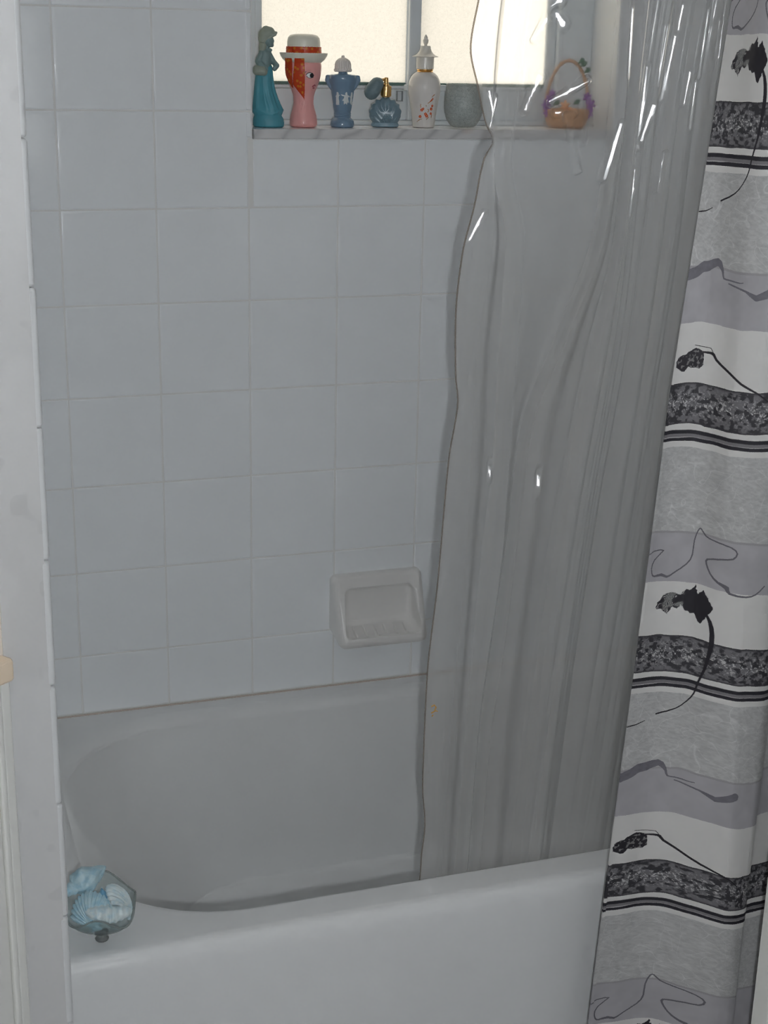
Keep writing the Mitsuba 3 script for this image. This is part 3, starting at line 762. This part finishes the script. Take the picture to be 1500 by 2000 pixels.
def conch(L=.056, R=.0145):
    """spiral whelk along x: blunt whorled spire at 0, pointed canal at L"""
    nu, nv = 90, 48; v = []
    for i in range(nu + 1):
        q = i / nu
        r = R * np.interp(q, [0, .06, .12, .18, .24, .32, .45, .6, .75, .9, 1], [.12, .36, .34, .52, .50, .86, 1.0, .88, .62, .34, .10])
        for j in range(nv):
            a = 2 * np.pi * j / nv
            k = 1 + .06 * math.cos(3 * a + 9 * q * 2) + .05 * math.cos(10 * a + 12 * q) * (q > .25)
            lip = 1 + 0.38 * math.exp(-((math.remainder(a - 1.1 - q * .8, 2 * math.pi)) / .35) ** 2) * math.sin(math.pi * np.clip((q - .25) / .75, 0, 1))
            v.append((q * L, r * k * lip * math.cos(a), r * k * lip * math.sin(a) * .85))
    f = []
    for i in range(nu):
        for j in range(nv):
            k = (j + 1) % nv; f += [(i * nv + j, (i + 1) * nv + k, i * nv + k), (i * nv + j, (i + 1) * nv + j, (i + 1) * nv + k)]
    c0, c1 = len(v), len(v) + 1; v += [(-.0008, 0, 0), (L + .001, 0, 0)]
    for j in range(nv):
        k = (j + 1) % nv; f += [(c0, j, k), (c1, nu * nv + k, nu * nv + j)]
    m = tm(v, f)
    if m.volume < 0:
        m.invert()
    return m


def cockle(L=.046, W=.022, H=.015):
    """long ruffled shell with cross ribs"""
    s = trimesh.creation.icosphere(4); v = s.vertices.copy(); x = v[:, 0]
    rip = 1 + .11 * np.cos(x * 23 + 1.2 * v[:, 1]) * (1 - x ** 2)
    v = np.c_[v[:, 0] * L / 2, v[:, 1] * W / 2 * rip + .004 * (x ** 2 - .4), v[:, 2] * H / 2 * rip]
    return tm(v, s.faces)


SH = 'soap_shell'
Z_ = RIM
def shell(mesh, m_, label):
    k = numbered(SH); scene[k] = ply(mesh, m_, smooth=35); labels[k] = {'label': label, 'category': 'soap', 'group': 'shell soaps in the glass dish'}


mat('soap_deep', (0.20, 0.44, 0.62), 0.45)
shell(place(conch(.066, .0185), (DX - .046, DY + .008, Z_ + .072), 20, -14, 24), 'soap_blue', 'pale blue conch shell soap lying topmost across the back of the dish')
shell(place(scallop(.050, .048, .016), (DX + .034, DY - .023, Z_ + .042), 42, -38, 122), 'soap_pale', 'pale blue scallop shell soap leaning at the right side of the dish')
shell(place(scallop(.048, .040, .018), (DX - .010, DY - .028, Z_ + .037), -42, -58, 108), 'soap_blue', 'stronger blue ribbed shell soap at the left side under the conch')
shell(place(conch(.040, .010), (DX + .008, DY - .006, Z_ + .036), 60, -40, 95), 'soap_deep', 'small blue spiral shell soap in the middle of the dish')
shell(place(cockle(.060, .024, .022), (DX + .006, DY - .031, Z_ + .0585), 30, 6, -4), 'soap_pale', 'long whitish ruffled shell soap at the front of the dish')
shell(place(conch(.034, .010), (DX - .016, DY + .010, Z_ + .034), 10, 10, -20), 'soap_pale', 'small shell soap at the bottom of the dish below the conch')

# ---------------------------------------------------------------- printed fabric curtain
def P2(pts):
    return [tuple(p) for p in pts]


A_flower = [(.0225, .0407), (.0342, .0573), (.046, .0607), (.056, .0577), (.064, .0664), (.0694, .0647), (.0764, .0745), (.0791, .0631), (.0858, .0695), (.0982, .0492), (.0949, .0411), (.0853, .0227), (.0821, .0249), (.0773, .0348), (.073, .033), (.0651, .0371), (.0584, .0437), (.0536, .0366), (.049, .0407), (.0415, .0297), (.0346, .0359), (.0249, .0373)]
A_stem = [(.0918, .0365), (.0979, .0213), (.0996, .0004), (.0972, -.0232), (.0947, -.04), (.0892, -.0627), (.0866, -.0782), (.0794, -.0931), (.0666, -.1056), (.044, -.1159)]
A_w = [.003, .0052, .0056, .004, .0028, .0020, .0016, .0013, .0016, .0022]
A_stroke = [(.028, -.1249), (.0149, -.129), (-.002, -.1311)]
A_line = [(-.004, .108), (.0088, .1187), (.0251, .1187), (.0115, .1063), (.0081, .0945), (.0105, .0862), (.0155, .0835), (.0263, .0849), (.0347, .0821), (.0443, .0876), (.0607, .1014), (.0672, .1157), (.0679, .135), (.0721, .15), (.0756, .1518), (.0824, .1437), (.0925, .1409), (.1122, .1373), (.1198, .1304), (.1153, .1221), (.1021, .1187), (.0865, .1135), (.0859, .1069), (.0907, .0955), (.1002, .0861), (.1105, .0814), (.114, .0745), (.1346, .0725), (.1478, .0759), (.1601, .0876)]
B_flower = [(.0018, .0269), (.0075, .0331), (.0187, .0359), (.0279, .0428), (.0363, .0449), (.0489, .0414), (.0509, .0373), (.0519, .0235), (.0473, .0193), (.0322, .0193), (.0248, .0207), (.0205, .0152), (.0141, .0145), (.0032, .0207)]
B_stem = [(.0491, .04), (.0588, .04), (.0652, .0385), (.0699, .0323), (.0856, .0223), (.1076, .009), (.1304, -.0007), (.1531, -.0163)]
B_w = [.0022, .0030, .0036, .0032, .0030, .0030, .0022, .0012]
B_thin = [(.0323, .0483), (.0468, .0469), (.0605, .0458), (.0651, .0399)]
B_stripe = [(-.01, .133), (.0051, .1352), (.0175, .1394), (.0269, .1449), (.0383, .1463), (.053, .1518), (.0596, .1475), (.0635, .1409), (.066, .1334), (.0751, .1322), (.0869, .1311), (.0955, .1318)]
B_sw = [.014, .014, .0135, .0135, .0130, .0095, .006, .003, .002, .0018, .0016, .0010]
B_s2 = [(.0749, .1279), (.101, .1221), (.1162, .1152), (.1367, .1242)]
B_s2w = [.0016, .0024, .007, .012]


def smooth_line(pts, ws=None, n=2):
    p = np.array(pts); t = np.arange(len(p)); q = np.linspace(0, len(p) - 1, (len(p) - 1) * n + 1)
    from scipy.interpolate import CubicSpline
    o = [tuple(map(float, r)) for r in (0.6 * CubicSpline(t, p)(q) + 0.4 * PchipInterpolator(t, p)(q))]
    return o if ws is None else (o, [float(r) for r in np.interp(q, t, ws)])


def poly_in(u, v, pts):
    """1 inside the polygon"""
    c = mi.Int32(0)
    n = len(pts)
    for k in range(n):
        (x0, y0), (x1, y1) = pts[k], pts[(k + 1) % n]
        if abs(y1 - y0) < 1e-9:
            continue
        hit = ((v < y0) != (v < y1)) & (u < (x1 - x0) * (v - y0) / (y1 - y0) + x0)
        c = dr.select(hit, 1 - c, c)
    return dr.select(c == 1, mi.Float(1), mi.Float(0))


def line_in(u, v, pts, ws):
    """distance to a brush stroke minus its half width"""
    d = mi.Float(9)
    if not hasattr(ws, '__len__'):
        ws = [ws] * len(pts)
    for (x0, y0), (x1, y1), a, b in zip(pts[:-1], pts[1:], ws[:-1], ws[1:]):
        dx, dy = x1 - x0, y1 - y0
        tt = dr.clip(((u - x0) * dx + (v - y0) * dy) / (dx * dx + dy * dy), 0, 1)
        d = dr.minimum(d, dr.sqrt(dr.square(u - x0 - tt * dx) + dr.square(v - y0 - tt * dy)) - (a + (b - a) * tt) / 2)
    return 1 - smoothstep(-.0003, .0004, d)


VP = 0.341


def fabric_fn(p, n, uv):
    U, V = uv.x, uv.y
    row = dr.floor((0.786 + 0.210 - V) / VP)                    # even rows: spiky flower, odd rows: poppy
    v = V - (0.786 - row * VP)                                  # height above the row's dark band
    isA = (mi.Int32(row) & 1) == 0
    w = (fbm(U * 60, V * 60, 1, 2) - .5) * .0022 + (noise(U * 26, 4, row) - .5) * .003
    vv = v + w
    c = mi.Color3f(0.72, 0.71, 0.69)
    # pale scratched field and the mauve-grey band
    s1 = fbm(U * 210 + V * 60, V * 420, 3, 3); s2 = noise(U * 70 + 11, V * 70, 2)
    vor1, vor2, _ = voronoi(U * 36 + 3 + noise(U * 40, V * 40) * 1.6, V * 46 + noise(U * 30 + 8, V * 30, 5) * 1.6)
    scratch = 1 - smoothstep(.0, .045, vor2 - vor1)
    pale = mi.Color3f(0.485, 0.485, 0.48) * (0.80 + .34 * s1 + .10 * s2) + scratch * .10
    c = dr.select((vv < -.0830) | (vv > .143), pale, c)
    vm = v + .341
    mauve = mi.Color3f(0.435, 0.425, 0.445) * (0.90 + .2 * fbm(U * 50, V * 50, 6, 3))
    c = dr.select((vv > .076) & (vv <= .143), mauve, c)
    c = dr.select((vv > .143) & (vv < .146), mi.Color3f(.36, .35, .36), c)
    # rows
    q = vv
    n1 = fbm(U * 170, V * 230, 9, 3); n2 = fbm(U * 520 + V * 90, V * 560, 4, 2); core = dr.exp(-dr.square((q + .026) / .0135))
    band = mix((0.035, .034, .04), (0.17, .165, .175), smoothstep(.35, .62, n1))
    band = mix(band, (0.55, .54, .54), smoothstep(.56, .70, n2) * core * smoothstep(.36, .5, n1))
    edge = smoothstep(.0, .0045, -q) * smoothstep(.0, .004, q + .053)
    band = mix((.04, .038, .045), band, edge)
    c = dr.select((q < 0) & (q > -.053), band, c)
    st = v + w * .5
    c = dr.select((st < -.0605) & (st > -.0750), mi.Color3f(.018, .017, .024), c)
    c = dr.select((st < -.0655) & (st > -.0700), mi.Color3f(.20, .19, .20), c)
    c = dr.select((st < -.0696) & (st > -.0700 - .0012 * noise(U * 40, 7)), mi.Color3f(.42, .41, .42), c)
    # drawings
    ink = mi.Color3f(.016, .014, .020)
    gink = mi.Color3f(.15, .145, .165)
    jx, jy = (fbm(U * 260, v * 260, 2, 2) - .5) * .0034, (fbm(U * 260 + 9, v * 260, 5, 2) - .5) * .0034
    fa = poly_in(U + jx, v + jy, A_flower)
    fan = dr.select((U < .062) & (v > -.1), smoothstep(.30, .52, dr.abs(dr.sin((U * 1.5 - v * .8 + .010 * fbm(U * 150, v * 150, 1, 2) + .014 * noise(U * 45, v * 45)) * 1100))), mi.Float(1))
    fa = fa * dr.maximum(fan, smoothstep(.5, .62, noise(U * 160, v * 160, 2)))
    la = dr.maximum(line_in(U, v, *smooth_line(A_stem, A_w)), line_in(U, v, A_stroke, [.0008, .0014, .002]))
    ga = line_in(U, v, *smooth_line(A_line, [.0016, .0017, .0016, .0018, .0017, .0018, .0024, .0040, .0030, .0018, .0018, .0018, .0016, .0016, .0016, .0018, .0018, .0018, .0018, .002, .0022, .002, .0018, .0018, .0030, .0055, .0030, .0022, .0018, .0016]))
    fb = poly_in(U + jx * .6, v + jy * .6, B_flower)
    fleck = smoothstep(.66, .76, noise(U * 420, v * 420, 3)) * .25
    lb = dr.maximum(line_in(U, v, *smooth_line(B_stem, B_w)), line_in(U, v, B_thin, .0008))
    gb = dr.maximum(line_in(U, v, *smooth_line(B_stripe, B_sw)), line_in(U, v, B_s2, B_s2w))
    g_ = dr.select(isA, ga, gb)
    c = mix(c, dr.select(isA, gink, mi.Color3f(.17, .165, .19) * (.85 + .3 * n1)), g_)
    i_ = dr.select(isA, dr.maximum(fa, la), dr.maximum(fb * (1 - fleck), lb))
    c = mix(c, ink, i_)
    return c * .80


scene['fabric'] = {'type': 'twosided', 'b': {'type': 'principled', 'base_color': proc(fabric_fn), 'roughness': 0.65, 'sheen': 0.2}}
UU = [0, .042, .075, .10, .135, .175, .198, .213, .25, .30, .36, .42, .48, .54]
prof3 = {1.6: [(.716, -.775), (.717, -.812), (.712, -.845), (.718, -.864), (.745, -.880), (.775, -.882), (.800, -.872), (.812, -.858), (.83, -.82), (.86, -.84), (.90, -.87), (.94, -.83), (.98, -.86), (1.02, -.84)],
         1.1: [(.651, -.815), (.682, -.820), (.703, -.838), (.712, -.868), (.735, -.890), (.775, -.894), (.804, -.890), (.818, -.874), (.83, -.83), (.86, -.84), (.90, -.87), (.94, -.83), (.98, -.86), (1.02, -.84)],
         0.4: [(.616, -.812), (.662, -.812), (.700, -.824), (.727, -.852), (.764, -.888), (.790, -.893), (.799, -.885), (.801, -.877), (.818, -.870), (.862, -.872), (.90, -.87), (.94, -.84), (.98, -.86), (1.02, -.84)]}


def curtain_surface(u, z):
    ks = sorted(prof3); cols = {k: PchipInterpolator(UU, np.array(prof3[k]), axis=0)(u) for k in ks}
    tz = np.clip(z, .06, 1.72)
    X = np.zeros((len(z), len(u), 2))
    for i, zz in enumerate(tz):
        if zz >= 1.1:
            a, b, k = cols[1.1], cols[1.6], (zz - 1.1) / .5
        else:
            a, b, k = cols[.4], cols[1.1], (zz - .4) / .7
        X[i] = a + (b - a) * k
    return X


u = np.linspace(0, .54, 300); z = np.linspace(0.06, 2.03, 260)
X = curtain_surface(u, z)
wr = 0.0016 * np.sin(u[None] * 90 + z[:, None] * 3) * np.sin(z[:, None] * 5 + u[None] * 20)
V3 = np.stack([X[..., 0], X[..., 1] + wr, np.broadcast_to(z[:, None], X.shape[:2])], -1)


def grid_faces(m, n):
    i, j = np.meshgrid(np.arange(m - 1), np.arange(n - 1), indexing='ij'); a = i * n + j
    q = np.stack([a, a + 1, a + n + 1, a + n], -1).reshape(-1, 4); return np.vstack([q[:, [0, 1, 2]], q[:, [0, 2, 3]]])


uvf = np.stack([np.broadcast_to(u[None], X.shape[:2]), np.broadcast_to(z[:, None] - .0, X.shape[:2])], -1).reshape(-1, 2)
fc = thing('fabric_curtain', 'white fabric shower curtain printed with grey bands and black flowers, hanging outside the tub', 'shower curtain')
obj('cloth', tm(V3.reshape(-1, 3), grid_faces(*X.shape[:2])), 'fabric', fc, True, uvf)
eu = np.linspace(.0, .0042, 4); Xe = curtain_surface(eu, z)
Vh = np.stack([Xe[..., 0], Xe[..., 1] - .0009, np.broadcast_to(z[:, None], Xe.shape[:2])], -1)
obj('hem', tm(Vh.reshape(-1, 3), grid_faces(*Xe.shape[:2])), 'fabric', fc, True, np.stack([np.broadcast_to(eu[None], Xe.shape[:2]), np.broadcast_to(z[:, None], Xe.shape[:2])], -1).reshape(-1, 2))

# ---------------------------------------------------------------- clear vinyl liner inside the tub
def film_col(p, n, uv):
    s = fbm(uv.x * 70, uv.y * 1.5, 4, 3)
    return mi.Color3f(0.72, 0.71, 0.695) * (0.93 + .14 * s)


def film_w(p, n, uv):
    s = fbm(uv.x * 60, uv.y * 1.2, 2, 3); b = fbm(uv.x * 9, uv.y * 3, 7, 2)
    low = 1 - smoothstep(1.15, 1.50, p.z)
    right = smoothstep(.196, .216, uv.x)
    return dr.clip(0.09 + .26 * low + .17 * right + (s - .5) * .10 + (b - .5) * .10, .04, .85)


scene['film_haze'] = {'type': 'principledthin', 'base_color': proc(film_col), 'roughness': 0.12, 'spec_trans': 0.30, 'diff_trans': 1.0, 'eta': 1.5}
scene['film_clear'] = {'type': 'blendbsdf', 'weight': 0.40, 'a': {'type': 'thindielectric', 'int_ior': 1.52},
                       'b': {'type': 'principledthin', 'base_color': rgb(.97, .97, .97), 'roughness': 0.09, 'spec_trans': 1.0, 'diff_trans': 1.0, 'eta': 1.52}}
scene['vinyl'] = {'type': 'blendbsdf', 'weight': proc(film_w), 'a': {'type': 'ref', 'id': 'film_clear'}, 'b': {'type': 'ref', 'id': 'film_haze'}}


def LN(pts):
    p = np.array(pts)[::-1]; return PchipInterpolator(p[:, 1], p[:, 0], extrapolate=False), p[0], p[-1]


def lx(ln, z):
    f, a, b = ln; return np.where(z <= a[1], a[0], np.where(z >= b[1], b[0], f(np.clip(z, a[1], b[1]))))


edge = LN([(.428, 1.66), (.414, 1.577), (.407, 1.525), (.419, 1.48), (.433, 1.436), (.444, 1.415), (.433, 1.394), (.424, 1.339), (.411, 1.276), (.407, 1.213), (.412, 1.121), (.417, 1.087), (.409, 1.012), (.403, .836), (.395, .688), (.397, .523), (.404, .449), (.401, .397), (.401, .2)])
lines = [edge,
         LN([(.440, 1.60), (.434, 1.50), (.440, 1.43), (.448, 1.30), (.436, 1.15), (.438, .9), (.432, .6), (.43, .2)]),
         LN([(.453, 1.578), (.450, 1.508), (.446, 1.43), (.450, 1.382), (.474, 1.288), (.474, 1.144), (.476, 1.008), (.468, .865), (.46, .5), (.455, .2)]),
         LN([(.480, 1.6), (.470, 1.50), (.466, 1.40), (.492, 1.28), (.490, 1.1), (.492, .9), (.474, .6), (.470, .2)]),
         LN([(.595, 1.6), (.598, 1.431), (.596, 1.368), (.590, 1.298), (.552, 1.174), (.510, 1.04), (.503, .899), (.492, .752), (.480, .559), (.478, .2)]),
         LN([(.605, 1.6), (.613, 1.431), (.607, 1.368), (.601, 1.298), (.563, 1.174), (.520, 1.04), (.512, .899), (.505, .752), (.492, .559), (.49, .2)]),
         LN([(.620, 1.6), (.624, 1.431), (.622, 1.304), (.594, 1.139), (.571, .929), (.554, .706), (.54, .2)]),
         LN([(.640, 1.583), (.634, 1.462), (.633, 1.238), (.609, .926), (.591, .623), (.58, .2)]),
         LN([(.682, 1.584), (.672, 1.45), (.668, 1.336), (.658, 1.136), (.640, .924), (.620, .538), (.61, .2)]),
         LN([(.725, 1.585), (.716, 1.45), (.712, 1.302), (.699, 1.064), (.684, .769), (.663, .405), (.65, .2)]),
         LN([(.775, 1.586), (.768, 1.418), (.745, 1.041), (.73, .689), (.72, .2)]),
         LN([(.86, 1.586), (.86, .2)])]
depth = np.array([0, -.011, .009, -.009, .004, -.012, .004, -.012, .004, -.006, .002, 0])      # towards the back wall is +


def liner():
    z = np.r_[np.linspace(.235, 1.2, 150)[:-1], np.linspace(1.2, 1.62, 260), np.linspace(1.62, 2.03, 60)[1:]]; ns = 46; nl = len(lines)
    LX = np.stack([lx(l, z) for l in lines], -1)                 # (z, lines)
    s = np.linspace(0, nl - 1, (nl - 1) * ns + 1); i = np.minimum(s.astype(int), nl - 2); fr = s - i
    x = LX[:, i] * (1 - fr) + LX[:, i + 1] * fr
    sm = fr * fr * (3 - 2 * fr); mixf = .45 * fr + .55 * sm
    d = depth[i] * (1 - mixf) + depth[i + 1] * mixf
    y = np.interp(z, [.2, .38, 2.03], [-.632, -.650, -.735])[:, None] + d[None]
    zz = z[:, None]
    # pleats in the gathered right part
    ph = s[None] * 2 * np.pi
    right = np.clip((s[None] - 5.6) / 1.0, 0, 1)
    for k, a, b in ((1.0, .0070, .3), (1.7, .0040, 1.9), (2.9, .0016, .8), (5.3, .0006, 2.2)):
        amp = a * np.interp(zz, [.25, .9, 1.35, 2.03], [.30, .55, 1.0, 1.25])
        y = y + right * amp * (1 - 2 * np.abs(np.sin(ph * k / 2 + b + .5 * np.sin(zz * 3 + k)))) * .8
    wd_ = np.abs(np.gradient(x, axis=1)) * ns
    for k, a in ((1.0, .040), (1.7, .022)):
        y = y + (1 - right) * a * np.minimum(wd_, .05) * np.sin(ph * k + 2.1 * zz + k)
    # crumples: small soft-edged planes tilted towards the flash to give its glints
    glint_facets = [(.5150, 1.5793, .4861, 1.5332, .0052, .0017), (.5146, 1.5630, .5234, 1.5527, .0041, .0052), (.4765, 1.5007, .4735, 1.4817, .0017, .0029), (.4966, 1.4909, .4791, 1.4519, .0041, .0023), (.5626, 1.4876, .5181, 1.4612, .0023, .0023),
              (.5251, 1.4486, .5492, 1.4499, .0029, .0029), (.5411, 1.4462, .5631, 1.3784, .0017, .0009), (.6134, 1.4373, .5972, 1.3687, .0017, .0017), (.4363, 1.3299, .4200, 1.2958, .0012, .0012), (.4722, .9969, .4718, .9745, .0014, .0014),
              (.5368, .9837, .5361, .9581, .0023, .0023), (.6836, 1.5511, .6726, 1.4655, .0014, .0014), (.7013, 1.4997, .6964, 1.4595, .0014, .0009), (.7203, 1.5730, .7165, 1.4937, .0012, .0012), (.7473, 1.5219, .7431, 1.4629, .0017, .0012),
              (.6406, 1.5049, .6359, 1.4062, .0014, .0014), (.6530, 1.4591, .6409, 1.4156, .0017, .0012), (.5689, 1.4677, .5671, 1.4125, .0007, .0007), (.4631, 1.5778, .4638, 1.5141, .0012, .0009), (.4393, 1.4397, .4324, 1.4754, .0009, .0009), (.4461, 1.4666, .4398, 1.4307, .0009, .0009),
              (0.6139,1.5732,0.6154,1.4924,0.0009,0.0009), (0.6814,1.3998,0.6754,1.3520,0.0009,0.0006), (0.7112,1.4875,0.7086,1.4314,0.0012,0.0009), (0.6605,1.5535,0.6552,1.4838,0.0009,0.0007), (0.7338,1.5613,0.7330,1.5186,0.0009,0.0007), (0.6379,1.3810,0.6339,1.3236,0.0009,0.0006), (0.6868,1.5781,0.6838,1.5481,0.0012,0.0012), (0.4354,1.4096,0.4285,1.3823,0.0009,0.0006)]
    for x0, z0, x1, z1, w0, w1 in glint_facets:
        dx, dz = x1 - x0, z1 - z0
        tt = np.clip(((x - x0) * dx + (zz - z0) * dz) / (dx * dx + dz * dz), 0, 1)
        dist = np.hypot(x - x0 - tt * dx, zz - z0 - tt * dz); w = w0 + (w1 - w0) * tt
        m = 1 - np.clip((dist - w) / (.0032 + w), 0, 1); m = m * m * (3 - 2 * m)
        xm, zm = (x0 + x1) / 2, (z0 + z1) / 2
        iz = int(np.argmin(np.abs(z - zm))); ym = float(np.interp(xm, x[iz], y[iz]))
        sx, sz = (-.25 - xm) / 1.69, (1.500 - zm) / 1.69
        y = y * (1 - m) + m * (ym + sx * (x - xm) + sz * (zz - zm))
    return x, y, z, s


x, y, z, s = liner()
VL = np.stack([x, y, np.broadcast_to(z[:, None], x.shape)], -1)
uvl = np.stack([np.broadcast_to(s[None] * .045, x.shape), np.broadcast_to(z[:, None], x.shape)], -1).reshape(-1, 2)
li = thing('clear_liner', 'clear creased vinyl shower liner hanging inside the tub in front of the window', 'shower liner')
obj('sheet', tm(VL.reshape(-1, 3), grid_faces(*x.shape)), 'vinyl', li, True, uvl)
mat('hem_vinyl', (0.44, 0.40, 0.36), 0.3)
scene['hem_film'] = {'type': 'blendbsdf', 'weight': 0.45, 'a': {'type': 'thindielectric', 'int_ior': 1.5}, 'b': {'type': 'principledthin', 'base_color': rgb(.42, .39, .36), 'roughness': .1, 'spec_trans': .2, 'diff_trans': .8, 'eta': 1.5}}
ed = VL[:, 0] + np.array([.0008, 0, 0])
obj('hem', tube(ed[::2], .0011, 8), 'hem_film', li, True)
mat('orange_mark', (0.62, 0.34, 0.06), 0.5)
k = int(np.argmin(np.abs(z - .640))); q = VL[k, 14]
obj('orange_mark', cat(*[tube([q + np.array([a, -.0006, b]) for a, b in ln_], .0009, 6) for ln_ in ([(-.004, .006), (0, .008), (.003, .004), (.001, 0)], [(-.004, -.004), (.002, -.001), (.005, -.002)], [(-.003, -.009), (-.001, -.007)])]), 'orange_mark', li, True, label='small orange stain near the left hem')

# rod over the tub, above the view
rod = thing('curtain_rod', 'chrome shower curtain rod across the front of the bath alcove', 'rod')
obj('bar', tube([(-.1185, -.775, 2.04), (1.3995, -.775, 2.04)], .0125, 20), 'chrome', rod, 40)

# ---------------------------------------------------------------- flash, unseen ceiling lamp and unseen glowing panel
fp = CAM + RT * 0.034 - UP * 0.050 - FW * 0.03
fl_ = trimesh.creation.cylinder(.0125, .006, sections=24)
fl_.apply_transform(trimesh.geometry.align_vectors([0, 0, 1], FW)); fl_.apply_translation(fp)
fk = thing('flash_lamp', 'flash of the camera', 'lamp')
scene[fk] = ply(fl_, 'trim_paint', emitter=glow(FLASH * 0.965, FLASH, FLASH * 1.045))
lk = thing('unseen_ceiling_lamp', 'unseen round globe lamp out of view, lights the bath from above', 'lamp')
gl = curve_profile([(0, -.225), (.05, -.212), (.095, -.165), (.11, -.115), (.095, -.065), (.055, -.025), (.05, -.02)], 40)
scene[lk + '__globe'] = ply(lathe(gl, 40, .15, -2.2, 2.44), 'trim_paint', smooth=True, emitter=glow(UNSEEN_LAMP * 1.05, UNSEEN_LAMP, UNSEEN_LAMP * .935))  # out of view, placed to light the bath from above
obj('base', lathe([(0, -.022), (.055, -.022), (.07, -.008), (.07, -.0005), (0, -.0005)], 40, .15, -2.2, 2.44), 'trim_paint', lk, 35)
struct('unseen_light_panel_2', 'unseen glowing panel behind the camera, lights the alcove from the front')
pn = trimesh.creation.box((1.30, .004, 1.40)).apply_translation((-.15, -5.192, 1.62))
scene['unseen_light_panel_2__pane'] = ply(pn, 'trim_paint', emitter=glow(UNSEEN_PANEL * .99, UNSEEN_PANEL, UNSEEN_PANEL * 1.01))  # unseen glowing surface, placed as soft frontal light on the alcove
obj('frame', cat(box(-.86, -.80, -5.199, -5.165, .86, 2.38), box(.50, .56, -5.199, -5.165, .86, 2.38), box(-.86, .56, -5.199, -5.165, .86, .92), box(-.86, .56, -5.199, -5.165, 2.32, 2.38)), 'trim_paint', 'unseen_light_panel_2', False)
